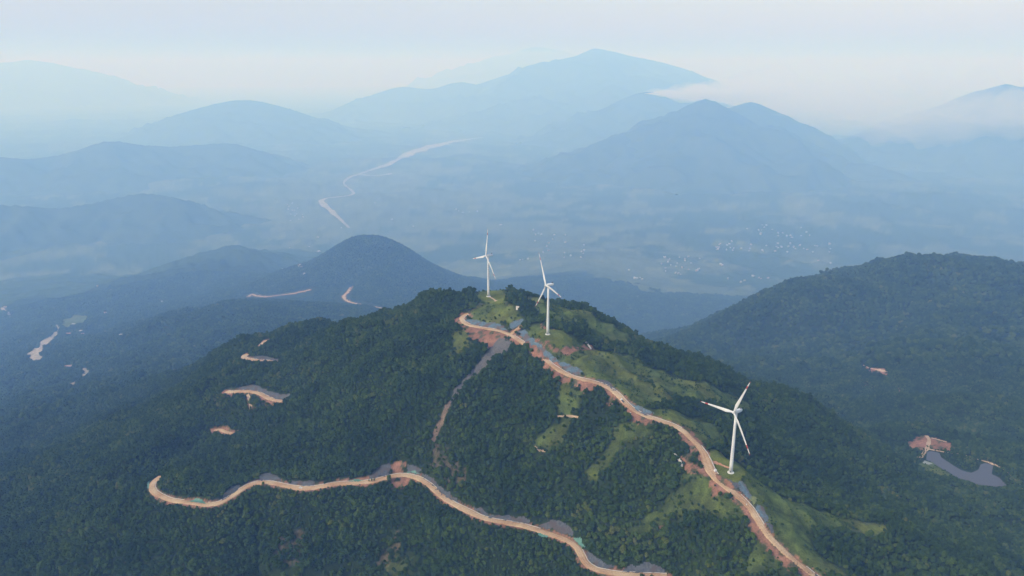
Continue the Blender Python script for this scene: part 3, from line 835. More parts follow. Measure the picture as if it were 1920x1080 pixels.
# ------------------------------------------------------------------ ponds
MAT_WATER, _nt, _b = new_mat('pond_water', 0.06, 0.35)
_b.inputs['Base Color'].default_value = (0.07, 0.062, 0.068, 1)
_n = N(_nt, 'ShaderNodeTexNoise'); _n.inputs['Scale'].default_value = 0.3
_bp = N(_nt, 'ShaderNodeBump'); _bp.inputs['Strength'].default_value = 0.1; _bp.inputs['Distance'].default_value = 0.1
_nt.links.new(_n.outputs['Fac'], _bp.inputs['Height']); _nt.links.new(_bp.outputs[0], _b.inputs['Normal'])
MAT_WATER2 = noise_mat('murky_water', (0.20, 0.22, 0.19), (0.24, 0.25, 0.22), 0.1, 0.15, 0.5)
for k, pl in ponds.items():
    bm = bmesh.new()
    cen = pl.mean(0)
    g = 1.03
    vs_ = [bm.verts.new((float(cen[0] + (p[0] - cen[0]) * g), float(cen[1] + (p[1] - cen[1]) * g), POND_Z + CAM_Z + (0 if k == 'pond' else 0.03))) for p in pl]
    f = bm.faces.new(vs_); bmesh.ops.triangulate(bm, faces=[f])
    for f in bm.faces:
        if f.normal.z < 0: f.normal_flip()
    tag(link('pond', bm_mesh('pond', bm, MAT_WATER if k == 'pond' else MAT_WATER2)),
        'dark still pond in the right valley' if k == 'pond' else 'small murky basin beside the dark pond', kind='structure')
bare_polys += [ponds['pond'], ponds['small_pond']]

# ------------------------------------------------------------------ wind turbines
MAT_WHITE = noise_mat('turbine_paint', (0.54, 0.55, 0.56), (0.62, 0.63, 0.64), 0.05, 0.4, 0.5, 5)
MAT_BAND = noise_mat('red_band', (0.30, 0.035, 0.03), (0.38, 0.06, 0.05), 0.3, 0.5, 0.4)
MAT_DARKGREY = noise_mat('dark_metal', (0.05, 0.055, 0.06), (0.09, 0.095, 0.10), 0.8, 0.5, 0.4)
MAT_FOUND = noise_mat('foundation_concrete', (0.50, 0.50, 0.49), (0.66, 0.66, 0.64), 0.5, 0.8, 0.2, 6)

def lathe(prof, seg=28, cap=True):
    bm = bmesh.new(); rings = []
    for r, z in prof:
        rings.append([bm.verts.new((r * math.cos(2 * math.pi * i / seg), r * math.sin(2 * math.pi * i / seg), z)) for i in range(seg)])
    for a, b in zip(rings, rings[1:]):
        for i in range(seg):
            bm.faces.new((a[i], a[(i + 1) % seg], b[(i + 1) % seg], b[i]))
    if cap:
        bm.faces.new(rings[0][::-1]); bm.faces.new(rings[-1])
    return bm

def box_bm(sx, sy, sz, c=(0, 0, 0), bev=0.0):
    bm = bmesh.new(); bmesh.ops.create_cube(bm, size=1.0)
    for v in bm.verts: v.co = Vector((v.co.x * sx + c[0], v.co.y * sy + c[1], v.co.z * sz + c[2]))
    if bev: bmesh.ops.bevel(bm, geom=list(bm.edges), offset=bev, segments=2, affect='EDGES')
    return bm

BL = 50.0
def blade_section(u):
    """chord, thickness ratio, twist, pre-bend at span fraction u"""
    chord = np.interp(u, [0, 0.04, 0.10, 0.20, 0.35, 0.6, 0.85, 0.95, 0.985, 1.0], [2.3, 2.3, 3.0, 3.9, 3.3, 2.3, 1.4, 0.95, 0.55, 0.12])
    thick = np.interp(u, [0, 0.04, 0.10, 0.20, 0.4, 1.0], [1.0, 1.0, 0.62, 0.34, 0.22, 0.16])
    tw = math.radians(np.interp(u, [0, 0.2, 0.5, 1.0], [20, 14, 5, 0]))
    return chord, thick, tw, 1.6 * u * u
def blade_mesh(u0, u1, mat, name, grow=0.0, n=16):
    """span along +Z, chord along X, rotor axis +Y (upwind)"""
    bm = bmesh.new(); rings = []
    for u in np.linspace(u0, u1, n):
        ch, th, tw, pb = blade_section(u)
        ring = []
        for i in range(14):
            a = 2 * math.pi * i / 14
            circ = np.array([math.cos(a) * 0.5, math.sin(a) * 0.5])
            xx = math.cos(a); yy = math.sin(a)
            air = np.array([xx * 0.5 + 0.18, yy * 0.5 * (0.35 + 0.65 * (0.5 - 0.5 * xx)) ])
            k = float(np.clip((u - 0.03) / 0.15, 0, 1))
            q = circ * (1 - k) + air * k
            px_, py_ = q[0] * (ch + grow), q[1] * (ch * th + grow)
            ring.append(bm.verts.new((px_ * math.cos(tw) - py_ * math.sin(tw), px_ * math.sin(tw) + py_ * math.cos(tw) + pb, 1.2 + u * BL)))
        rings.append(ring)
    for a, b in zip(rings, rings[1:]):
        for i in range(14): bm.faces.new((a[i], a[(i + 1) % 14], b[(i + 1) % 14], b[i]))
    bm.faces.new(rings[0][::-1]); bm.faces.new(rings[-1])
    return bm_mesh(name, bm, mat, True)
ME_BLADE = blade_mesh(0, 1, MAT_WHITE, 'blade', n=40)
ME_BAND = blade_mesh(0.755, 0.845, MAT_BAND, 'red_band', 0.05, 5)
ME_TIPBAND = blade_mesh(0.955, 1.0, MAT_BAND, 'tip_band', 0.05, 5)

def nacelle_bm():
    bm = bmesh.new(); rings = []
    # rounded box swept along -Y (downwind)
    for y, w, hgt, zc in [(2.4, 1.5, 1.5, 0.0), (2.0, 1.9, 1.9, 0.0), (0.5, 2.1, 2.1, 0.05), (-3.0, 2.15, 2.15, 0.1), (-6.0, 2.1, 2.05, 0.15), (-8.2, 1.8, 1.7, 0.3), (-9.0, 1.2, 1.1, 0.4)]:
        ring = []
        for i in range(20):
            a = 2 * math.pi * i / 20
            cx, cz = math.cos(a), math.sin(a)
            e = 0.62
            ring.append(bm.verts.new((w * math.copysign(abs(cx) ** e, cx), y, zc + hgt * math.copysign(abs(cz) ** e, cz))))
        rings.append(ring)
    for a, b in zip(rings, rings[1:]):
        for i in range(20): bm.faces.new((a[i], b[i], b[(i + 1) % 20], a[(i + 1) % 20]))
    bm.faces.new(rings[0]); bm.faces.new(rings[-1][::-1])
    return bm
ME_NACELLE = bm_mesh('nacelle', nacelle_bm(), MAT_WHITE, True)
_bm = lathe([(0.05, 2.6), (0.7, 2.35), (1.3, 1.7), (1.65, 0.7), (1.7, -0.4), (1.6, -1.6)], 24)
bmesh.ops.rotate(_bm, verts=_bm.verts, cent=(0, 0, 0), matrix=Matrix.Rotation(-math.pi / 2, 3, 'X'))
ME_HUB = bm_mesh('spinner', _bm, MAT_WHITE, True)
_bm = box_bm(2.6, 1.3, 1.1, (0, -6.6, 2.75), 0.12)
ME_COOLER = bm_mesh('cooler', _bm, MAT_DARKGREY)
_bm = box_bm(0.12, 0.12, 1.8, (0.7, -8.0, 2.7))
bmesh.ops.create_cube(_bm, size=0.5, matrix=Matrix.Translation((0.7, -8.0, 3.6)))
ME_MAST = bm_mesh('weather_mast', _bm, MAT_DARKGREY)
ME_DOOR = bm_mesh('door', box_bm(1.0, 0.15, 2.2, (0, -2.62, 2.4), 0.03), MAT_DARKGREY)
ME_STAIR = None

TURB = {
 1: (P(916, 556, -386), 75.0, 210.0, 12.0, 'farthest white wind turbine, on the summit, dark writing down its tower'),
 2: (P(1027, 627, -390), 79.0, 206.0, 96.0, 'middle white wind turbine on a raised turf pad above red soil'),
 3: (P(1370, 886, -463), 80.0, 212.0, 24.0, 'nearest white wind turbine with red bands on its blades, beside road'),
}
MAT_INK = noise_mat('tower_lettering', (0.10, 0.11, 0.14), (0.16, 0.16, 0.19), 0.5, 0.6)
for k, (B, Ht, yaw, ph, lab) in TURB.items():
    root = bpy.data.objects.new('wind_turbine', None); COL.objects.link(root)
    z0 = float(B[2])
    root.location = (float(B[0]), float(B[1]), z0 + CAM_Z)
    tag(root, lab, 'wind turbine', 'wind turbines on the ridge')
    ay = math.radians(yaw)
    ax = Vector((math.cos(ay), math.sin(ay), 0))
    rz = math.atan2(-ax.x, ax.y)                 # turns local +Y onto the rotor axis
    fd = link('foundation', bm_mesh('foundation', lathe([(3.9, -2.0), (3.9, 0.55), (3.75, 0.7), (2.7, 0.75)], 32), MAT_FOUND), root)
    secs = [0.5, 22, 46, Ht - 2.0]
    rad = lambda z: 2.25 - 0.85 * z / Ht
    prof = []
    for a, b in zip(secs, secs[1:]):
        prof += [(rad(a), a), (rad((a + b) / 2), (a + b) / 2), (rad(b), b - 0.01)]
    tw = link('tower', bm_mesh('tower', lathe(prof, 36), MAT_WHITE, True), root)
    for z in (22, 46):
        link('flange', bm_mesh('flange', lathe([(rad(z) + 0.02, z - 0.25), (rad(z) + 0.08, z - 0.2), (rad(z) + 0.08, z + 0.2), (rad(z) + 0.02, z + 0.25)], 36), MAT_WHITE, True), tw)
    d = link('door', ME_DOOR, root); d.rotation_euler = (0, 0, -0.5)
    nac = link('nacelle', ME_NACELLE, root, (0, 0, Ht)); nac.rotation_euler = (0, 0, rz)
    link('cooler', ME_COOLER, nac); link('weather_mast', ME_MAST, nac)
    hub = link('spinner', ME_HUB, root, (ax.x * 4.2, ax.y * 4.2, Ht)); hub.rotation_euler = (0, 0, rz)
    # blade angles measured from vertical; sideways axis s = (-ax.y, ax.x)
    for i in range(3):
        a = math.radians(ph + 120 * i)
        s = Vector((-ax.y, ax.x, 0)); u = Vector((0, 0, 1))
        zdir = (u * math.cos(a) + s * math.sin(a)).normalized()
        ydir = ax
        xdir = ydir.cross(zdir)
        M3 = Matrix((xdir, ydir, zdir)).transposed().to_4x4()
        M3.translation = Vector((ax.x * 4.4, ax.y * 4.4, Ht))
        bl = link('blade', ME_BLADE, root); bl.matrix_basis = M3
        link('red_band', ME_BAND, bl); link('tip_band', ME_TIPBAND, bl)
    if k == 1:
        # a column of eight painted characters facing the camera side, too small to read
        rnd = random.Random(5)
        fa = math.atan2(-B[1], -B[0]) - 0.12
        for ci in range(8):
            zc = 57 - ci * 3.4
            bm = bmesh.new()
            R0 = rad(zc) + 0.05
            def patch(u0, u1, v0, v1):
                q = [(u0, v0), (u1, v0), (u1, v1), (u0, v1)]
                vs2 = [bm.verts.new((R0 * math.cos(fa + uu / R0), R0 * math.sin(fa + uu / R0), zc + vv)) for uu, vv in q]
                bm.faces.new(vs2)
            for v in (0.95, 0.0, -1.0) if ci % 2 else (0.8, -0.75): patch(-1.0, 1.0, v - 0.16, v + 0.16)
            for uu in ((-0.6, 0.55) if rnd.random() < 0.5 else (0.0, 0.8)): patch(uu - 0.16, uu + 0.16, -1.2, 1.2)
            link('lettering', bm_mesh('lettering', bm, MAT_INK), tw)

# ------------------------------------------------------------------ walls, cabinet, vehicles, houses
def place_px(px, py, grid=None):
    return cast(G_n if grid is None else grid, [px], [py])[0]

def wall_along(px, thick, up, down, lab, bend=1):
    c = make_course(px, G_n, 1.0, 1.5)
    c[:, 2] = smooth(lookup(G_n, c[:, 0], c[:, 1]), 2.0)
    root = bpy.data.objects.new('retaining_wall', None); COL.objects.link(root)
    root.location = W(c[len(c) // 2])
    tag(root, lab, 'wall', 'concrete retaining walls')
    inv = -np.array(W(c[len(c) // 2]))
    me = ribbon('wall_face', c, [-thick / 2, -thick / 2, thick / 2, thick / 2], [-down, up, up, -down], MAT_CONC)
    o = link('wall_face', me, root); o.location = inv
    # end caps and coping
    for e in (0, -1):
        t, n = frame2d(c); p = c[e]
        bm = bmesh.new()
        q = [bm.verts.new((p[0] + n[e][0] * s * thick / 2, p[1] + n[e][1] * s * thick / 2, p[2] + z + CAM_Z)) for s, z in ((-1, -down), (1, -down), (1, up), (-1, up))]
        bm.faces.new(q)
        o = link('end_face', bm_mesh('end_face', bm, MAT_CONC), root); o.location = inv
    me = ribbon('coping', c, [-thick / 2 - 0.25, -thick / 2 - 0.25, thick / 2 + 0.25, thick / 2 + 0.25], [up + 0.01, up + 0.35, up + 0.35, up + 0.01], MAT_CONC)
    o = link('coping', me, root); o.location = inv
    return root
wall_along([(1261,851),(1268,858),(1275,866),(1279,876)], 1.6, 3.0, 6.0, 'curved pale retaining wall among trees left of the nearest turbine')
wall_along([(1098,641),(1103,648),(1108,655)], 1.8, 1.6, 5.0, 'straight pale retaining wall right of the middle turbine pad')
wall_along([(968,580),(971.5,580.4),(975,581)], 2.0, 5.5, 4.0, 'short tall white wall right of the grassy mound')

MAT_CARWHITE = noise_mat('car_paint_white', (0.72, 0.72, 0.72), (0.80, 0.80, 0.80), 0.5, 0.25, 0.5)
MAT_CARDARK = noise_mat('car_paint_dark', (0.05, 0.05, 0.06), (0.08, 0.08, 0.09), 0.5, 0.3, 0.5)
MAT_GLASS = noise_mat('car_glass', (0.02, 0.025, 0.03), (0.035, 0.04, 0.045), 1.0, 0.08, 0.6)
MAT_TYRE = noise_mat('tyre', (0.02, 0.02, 0.02), (0.035, 0.035, 0.035), 2.0, 0.9, 0.1)
MAT_RIM = noise_mat('wheel_rim', (0.35, 0.35, 0.36), (0.45, 0.45, 0.46), 2.0, 0.4, 0.5)

def side_profile(name, prof, w, mat, bev=0.06):
    """solid from a side outline (y, z) of width w"""
    bm = bmesh.new()
    a = [bm.verts.new((-w / 2, y, z)) for y, z in prof]; b = [bm.verts.new((w / 2, y, z)) for y, z in prof]
    bm.faces.new(a); bm.faces.new(b[::-1])
    for i in range(len(prof)):
        j = (i + 1) % len(prof); bm.faces.new((a[j], a[i], b[i], b[j]))
    bmesh.ops.recalc_face_normals(bm, faces=list(bm.faces))
    bmesh.ops.bevel(bm, geom=list(bm.edges), offset=bev, segments=2, affect='EDGES')
    return bm_mesh(name, bm, mat)
def wheel_mesh(r, w):
    bm = lathe([(r * 0.6, -w / 2), (r, -w / 2 + 0.03), (r, w / 2 - 0.03), (r * 0.6, w / 2)], 18)
    bmesh.ops.rotate(bm, verts=bm.verts, cent=(0, 0, 0), matrix=Matrix.Rotation(math.pi / 2, 3, 'Y'))
    return bm_mesh('wheel', bm, MAT_TYRE)
def rim_mesh(r, w):
    bm = lathe([(r * 0.58, -w / 2 - 0.01), (r * 0.58, w / 2 + 0.01)], 14)
    bmesh.ops.rotate(bm, verts=bm.verts, cent=(0, 0, 0), matrix=Matrix.Rotation(math.pi / 2, 3, 'Y'))
    return bm_mesh('rim', bm, MAT_RIM)
ME_WHEEL, ME_RIM = wheel_mesh(0.37, 0.24), rim_mesh(0.37, 0.24)

def vehicle(kind, road, px, py, lab, side=0.0, flip=False, paint=None):
    c = courses[road]; pr = project(c)
    j = int(np.argmin((pr[:, 0] - px) ** 2 + (pr[:, 1] - py) ** 2)); j = min(max(j, 1), len(c) - 2)
    t = c[j + 1] - c[j - 1]; t = t / np.linalg.norm(t)
    if flip: t = -t
    y = Vector(t); x = y.cross(Vector((0, 0, 1))).normalized(); z = x.cross(y)
    o = bpy.data.objects.new(kind, None); COL.objects.link(o)
    M = Matrix((x, y, z)).transposed().to_4x4()
    M.translation = Vector(W(c[j])) + x * side + Vector((0, 0, 0.14))
    o.matrix_world = M
    paint = paint or MAT_CARWHITE
    if kind == 'car':
        link('body', side_profile('body', [(-2.25, 0.35), (2.2, 0.35), (2.3, 0.6), (2.2, 0.88), (1.1, 1.0), (-1.9, 1.05), (-2.3, 0.95)], 1.8, paint), o)
        cab = link('cabin', side_profile('cabin', [(1.15, 0.98), (0.35, 1.52), (-1.2, 1.58), (-2.05, 1.03)], 1.62, MAT_GLASS), o)
        link('roof', side_profile('roof', [(0.35, 1.5), (0.25, 1.6), (-1.25, 1.66), (-1.35, 1.54)], 1.6, paint, 0.03), cab)
        ys = (1.4, -1.35)
    else:
        link('chassis', side_profile('chassis', [(-3.4, 0.55), (3.2, 0.55), (3.2, 0.85), (-3.4, 0.85)], 1.5, MAT_CARDARK, 0.03), o)
        cab = link('cab', side_profile('cab', [(1.5, 0.7), (3.4, 0.7), (3.45, 1.4), (3.05, 2.35), (1.6, 2.4)], 2.05, MAT_CARWHITE), o)
        link('windscreen', side_profile('windscreen', [(3.44, 1.48), (3.48, 1.48), (3.14, 2.2), (3.08, 2.2)], 1.8, MAT_GLASS, 0.01), cab)
        link('load_bed', side_profile('load_bed', [(-3.5, 0.87), (1.35, 0.87), (1.35, 1.7), (-3.5, 1.7)], 2.15, paint), o)
        ys = (2.35, -2.2)
    for sx in (-0.82, 0.82):
        for yy in ys:
            w_ = link('wheel', ME_WHEEL, o, (sx, yy, 0.37)); link('rim', ME_RIM, w_)
    for sx in (-0.6, 0.6):
        bm = box_bm(0.3, 0.08, 0.16, (sx, 2.27 if kind == 'car' else 3.44, 0.75 if kind == 'car' else 1.0), 0.02)
        link('headlight', bm_mesh('headlight', bm, MAT_RIM), o)
    tag(o, lab, kind)
vehicle('car', 'lower', 565, 917, 'white car on the lower road below a grey net', 0.6)
vehicle('truck', 'upper', 1172, 750, 'white cab truck with dark bed on the ridge road edge', -2.4, True, MAT_CARDARK)
vehicle('car', 'upper', 1534, 1082, 'dark car on the ridge road at the bottom edge', -1.0, False, MAT_CARDARK)

# transformer cabinet and marker posts at the nearest turbine
p = place_px(1341, 885)
root = bpy.data.objects.new('transformer_cabinet', None); COL.objects.link(root); root.location = W(p); root.rotation_euler = (0, 0, 0.6)
tag(root, 'small pale transformer cabinet between ridge road and nearest turbine', 'cabinet')
link('plinth', bm_mesh('plinth', box_bm(3.8, 2.8, 0.9, (0, 0, 0.2)), MAT_FOUND), root)
link('body', bm_mesh('body', box_bm(3.2, 2.2, 2.2, (0, 0, 1.75), 0.05), MAT_WHITE), root)
link('roof', bm_mesh('roof', side_profile('roof_', [(-1.4, 2.86), (1.4, 2.86), (0, 3.3)], 3.5, MAT_FOUND, 0.03) and lathe([(2.2, 2.86), (0.3, 3.3)], 4), MAT_FOUND), root)
for sx in (-0.8, 0.8): link('door', bm_mesh('door', box_bm(1.3, 0.06, 1.7, (sx, -1.13, 1.75), 0.02), MAT_RIM), root)
for px, py, lab in [(1330.5, 860, 'white marker post where the red path meets the ridge road'), (1401, 884.5, 'white marker post at the far corner of nearest turbine pad'),
                    (1399.5, 948, 'white marker post on the outer edge of ridge road'), (1182, 776, 'white marker post below the truck on ridge road'),
                    (317, 884, 'white marker post among trees above the hairpin')]:
    p = place_px(px, py)
    root = bpy.data.objects.new('marker_post', None); COL.objects.link(root); root.location = W(p)
    tag(root, lab, 'post', 'white marker posts')
    link('post', bm_mesh('post', lathe([(0.35, -0.5), (0.35, 0.3), (0.22, 0.35), (0.22, 2.4), (0.05, 2.6)], 12), MAT_WHITE), root)
    link('sign_plate', bm_mesh('sign_plate', box_bm(1.3, 0.1, 0.9, (0, -0.28, 1.9), 0.02), MAT_WHITE), root)

# houses: plain far-off village houses, walls and roof in one small mesh
MAT_HWALL = noise_mat('house_plaster', (0.21, 0.20, 0.195), (0.34, 0.325, 0.31), 0.02, 0.8, 0.2)
MAT_HROOF = [noise_mat('roof_white', (0.28, 0.285, 0.29), (0.44, 0.445, 0.45), 0.05, 0.6), noise_mat('roof_red', (0.26, 0.16, 0.14), (0.34, 0.23, 0.20), 0.1), noise_mat('roof_grey', (0.34, 0.34, 0.35), (0.46, 0.45, 0.45), 0.1)]
MAT_WINDOW = noise_mat('house_window', (0.04, 0.05, 0.06), (0.06, 0.07, 0.08), 0.5, 0.2, 0.5)
def house_mesh(w, d, h, roof, flat):
    bm = bmesh.new()
    b = [bm.verts.new((x * w / 2, y * d / 2, z)) for z in (-3, h) for x, y in ((-1, -1), (1, -1), (1, 1), (-1, 1))]
    for i in range(4): bm.faces.new((b[i], b[(i + 1) % 4], b[4 + (i + 1) % 4], b[4 + i]))
    if flat:
        e = 0.4
        q = [bm.verts.new((x * (w / 2 + e), y * (d / 2 + e), z)) for z in (h - 0.02, h + 0.6) for x, y in ((-1, -1), (1, -1), (1, 1), (-1, 1))]
        for i in range(4): bm.faces.new((q[i], q[(i + 1) % 4], q[4 + (i + 1) % 4], q[4 + i])).material_index = 1
        bm.faces.new(q[4:]).material_index = 1; bm.faces.new(q[:4][::-1]).material_index = 1
    else:
        r0, r1 = bm.verts.new((-w / 2 - 0.5, 0, h + d * 0.28)), bm.verts.new((w / 2 + 0.5, 0, h + d * 0.28))
        q = [bm.verts.new((x * (w / 2 + 0.5), y * (d / 2 + 0.6), h - 0.15)) for x, y in ((-1, -1), (1, -1), (1, 1), (-1, 1))]
        for f in ((q[0], q[1], r1, r0), (q[2], q[3], r0, r1)): bm.faces.new(f).material_index = 1
        bm.faces.new((q[1], q[2], r1)); bm.faces.new((q[3], q[0], r0))
    nwin = max(2, int(w / 4))
    for fl in range(max(1, int(h / 3.4))):
        for i in range(nwin):
            x = -w / 2 + (i + 0.5) * w / nwin; z = 1.0 + fl * 3.3
            for s in (-1, 1):
                y = s * (d / 2 + 0.03)
                vv = [bm.verts.new((x - 0.7, y, z)), bm.verts.new((x + 0.7, y, z)), bm.verts.new((x + 0.7, y, z + 1.4)), bm.verts.new((x - 0.7, y, z + 1.4))]
                bm.faces.new(vv if s < 0 else vv[::-1]).material_index = 2
    return bm_mesh('house', bm, [MAT_HWALL, MAT_HROOF[roof], MAT_WINDOW])
HM = [house_mesh(13, 10, 7.2, 0, True), house_mesh(15, 9, 6.8, 1, False), house_mesh(11, 10, 10.2, 2, True), house_mesh(28, 13, 6.5, 0, False), house_mesh(12, 9, 6.6, 2, False)]
HOUSES = {
 ('white house in the large far village on the right', 'houses of the large far village'):
   [(1372,453),(1408,459),(1459,465,3),(1500,460),(1557,467),(1555,473),(1346,468),(1362,469),(1374,470),(1429,422),(1401,429),(1482,442),(1512,436),(1518,442),(1534,489),(1557,494)]
   + [(1335 + 225 * random.random(), 456 + 18 * random.random()) for _ in range(34)] + [(1420 + 100 * random.random(), 420 + 26 * random.random()) for _ in range(14)],
 ('white house in the hamlet just above the right ridge', 'houses of the hamlet above the right ridge'):
   [(1411,518),(1414,518),(1423,522),(1427,523),(1440,522),(1389,530),(1396,527),(1365,523),(1351,496,3),(1354,498)],
 ('white house in the scattered hamlet right of the middle turbine', 'houses of the hamlet right of the middle turbine'):
   [(1190,522.5,3),(1192,523,3),(1204,524.5),(1200,521),(1179,507),(1272,513.5),(1266,513),(1276,515),(1248,509),(1291,506),(1309,505),(1306,508),(1274,483),(1284,486),(1247,484),(1296,494),(1252,492),(1195,556)]
   + [(1240 + 75 * random.random(), 480 + 36 * random.random()) for _ in range(16)],
 ('white house at the foot of the far rounded hill', 'houses left of the far rounded hill'):
   [(595,445),(597,446),(580,463),(597,472,3),(599,472),(555,499),(558,500),(561,501),(563,499),(531,506),(568,516),(571,515),(543,465),(566,502)],
 ('white house in the village left of the far river', 'houses left of the far river'):
   [(538 + 30 * random.random() + 0.5 * k, 381 + 2.3 * k + 6 * random.random()) for k in range(14)],
 ('white house in the left valley near the gravel river bed', 'houses in the left valley'):
   [(138,610),(152,624),(150,627),(155,628),(129,628),(198,588),(200,587),(227,631),(298,565),(303,567),(183,537),(210,545),(10,577),(129,691)],
 ('white house in the plain behind the farthest turbine', 'houses in the plain beyond the summit'):
   [(939,422,3),(1000,432),(1010,438),(1004,441),(1015,440),(855,393),(860,396),(868,399),(880,398),(895,397),(775,425),(735,412),(703,381),(640,428),(980,487),(990,486),(975,488),(1070,480),(1060,455),(1095,460)]
   + [(1000 + 110 * random.random(), 440 + 44 * random.random()) for _ in range(14)],
}
for (lab, grp), spots in HOUSES.items():
    q = np.array([(a[0], a[1]) for a in spots], float)
    ps = cast(G_n, q[:, 0], q[:, 1])
    for a, p in zip(spots, ps):
        v = a[2] if len(a) > 2 else random.choice([0, 1, 1, 2, 4, 4])
        o = link('house', HM[v], None, W(p))
        o.rotation_euler = (0, 0, random.choice([0.1, 0.35, -0.2, 1.5]) + random.uniform(-0.15, 0.15))
        o.scale = [random.uniform(1.2, 1.9)] * 3
        tag(o, lab, 'house', grp)

# ------------------------------------------------------------------ trees
def leaf_material(name, dark, mid, light, odd):
    m, nt, b = new_mat(name, 0.9, 0.0)
    oi = N(nt, 'ShaderNodeObjectInfo')
    st = N(nt, 'ShaderNodeTexNoise'); st.inputs['Scale'].default_value = 0.012; st.inputs['Detail'].default_value = 3
    nt.links.new(oi.outputs['Location'], st.inputs['Vector'])
    ad = N(nt, 'ShaderNodeMath', operation='MULTIPLY_ADD'); ad.inputs[1].default_value = 0.5
    sm = N(nt, 'ShaderNodeMath', operation='MULTIPLY_ADD'); sm.inputs[1].default_value = 1.2; sm.inputs[2].default_value = -0.82
    nt.links.new(st.outputs['Fac'], sm.inputs[0])
    st2 = N(nt, 'ShaderNodeTexNoise'); st2.inputs['Scale'].default_value = 0.06; st2.inputs['Detail'].default_value = 2
    nt.links.new(oi.outputs['Location'], st2.inputs['Vector'])
    s2 = N(nt, 'ShaderNodeMath', operation='MULTIPLY_ADD'); s2.inputs[1].default_value = 0.9
    nt.links.new(st2.outputs['Fac'], s2.inputs[0]); nt.links.new(sm.outputs[0], s2.inputs[2])
    nt.links.new(oi.outputs['Random'], ad.inputs[0]); nt.links.new(s2.outputs[0], ad.inputs[2])
    r = N(nt, 'ShaderNodeValToRGB')
    e = r.color_ramp.elements
    e[0].position = 0.0; e[0].color = (*dark, 1); e[1].position = 1.0; e[1].color = (*odd, 1)
    for pos, cc in ((0.5, mid), (0.82, light)):
        x = e.new(pos); x.color = (*cc, 1)
    nt.links.new(ad.outputs[0], r.inputs[0])
    tc = N(nt, 'ShaderNodeTexCoord')
    n = N(nt, 'ShaderNodeTexNoise'); n.inputs['Scale'].default_value = 1.1; n.inputs['Detail'].default_value = 3
    nt.links.new(tc.outputs['Object'], n.inputs['Vector'])
    mr = N(nt, 'ShaderNodeMapRange'); mr.inputs[1].default_value = 0.3; mr.inputs[2].default_value = 0.7; mr.inputs[3].default_value = 0.7; mr.inputs[4].default_value = 1.35
    nt.links.new(n.outputs['Fac'], mr.inputs[0])
    vm = N(nt, 'ShaderNodeVectorMath', operation='SCALE')
    nt.links.new(r.outputs[0], vm.inputs[0]); nt.links.new(mr.outputs[0], vm.inputs['Scale'])
    nt.links.new(vm.outputs[0], b.inputs['Base Color'])
    return m
MAT_LEAF = leaf_material('foliage', (0.014, 0.029, 0.007), (0.031, 0.056, 0.011), (0.056, 0.088, 0.016), (0.096, 0.104, 0.026))
MAT_BARK = noise_mat('bark', (0.05, 0.04, 0.03), (0.10, 0.08, 0.06), 1.5, 0.95, 0.1)

ICO = bmesh.new(); bmesh.ops.create_icosphere(ICO, subdivisions=1, radius=1.0)
ico_v = np.array([v.co[:] for v in ICO.verts]); ico_f = np.array([[v.index for v in f.verts] for f in ICO.faces]); ICO.free()
def crown_mesh(seed, rad, height, base, lobes, cone=0.0):
    r = np.random.default_rng(seed); V, F, n = [], [], 0
    for i in range(lobes):
        a = r.random() * 2 * np.pi; u = r.random()
        zz = base + height * (0.18 + 0.75 * u)
        rr_ = rad * (0.72 * np.sqrt(max(0, 1 - u ** 2.2 * 0.9)) * (1 - cone * u)) * np.sqrt(r.random() * 0.8 + 0.2)
        if i == 0: zz, rr_ = base + height * 0.5, 0
        s = rad * (0.34 + 0.2 * r.random()) * (1 - 0.4 * cone * u) * (1.7 if i == 0 else 1)
        v = ico_v * s * (1 + 0.28 * r.standard_normal((len(ico_v), 1))) * np.array([1, 1, 0.8]) + np.array([rr_ * np.cos(a), rr_ * np.sin(a), zz])
        V.append(v); F.append(ico_f + n); n += len(v)
        k = 26                                                # leaf sprays standing off each lobe
        d = r.standard_normal((k, 3)); d[:, 2] = np.abs(d[:, 2]) * 0.9; d /= np.linalg.norm(d, axis=1)[:, None]
        cpos = d * s * (0.95 + 0.3 * r.random((k, 1))) * np.array([1, 1, 0.8]) + np.array([rr_ * np.cos(a), rr_ * np.sin(a), zz])
        t1 = r.standard_normal((k, 3)); t1 /= np.linalg.norm(t1, axis=1)[:, None]
        t2 = np.cross(d, t1); t2 /= np.linalg.norm(t2, axis=1)[:, None] + 1e-9
        L = s * (0.22 + 0.25 * r.random((k, 1)))
        tri = np.stack([cpos + t1 * L, cpos - t1 * L * 0.5 + t2 * L, cpos - t1 * L * 0.5 - t2 * L], 1).reshape(-1, 3)
        V.append(tri); F.append(np.arange(3 * k).reshape(k, 3) + n); n += 3 * k
    return mesh_np('crown', np.vstack(V), np.vstack(F), MAT_LEAF, False)
def trunk_mesh(h, r0, seed):
    bm = lathe([(r0 * 1.5, -1.5), (r0, 0.3), (r0 * 0.8, h * 0.5), (r0 * 0.4, h)], 7)
    rn = random.Random(seed)
    for k in range(3):                                        # limbs reaching into the crown
        a = rn.random() * 6.28; z0 = h * (0.5 + 0.15 * k)
        d = Vector((math.cos(a) * 0.7, math.sin(a) * 0.7, 0.7)); e = Vector((0, 0, z0)) + d * h * 0.3
        base = [bm.verts.new((math.cos(t) * r0 * 0.4, math.sin(t) * r0 * 0.4, z0)) for t in (0, 2.1, 4.2)]
        tip = bm.verts.new(e)
        for i in range(3): bm.faces.new((base[i], base[(i + 1) % 3], tip))
    return bm_mesh('trunk', bm, MAT_BARK, True)
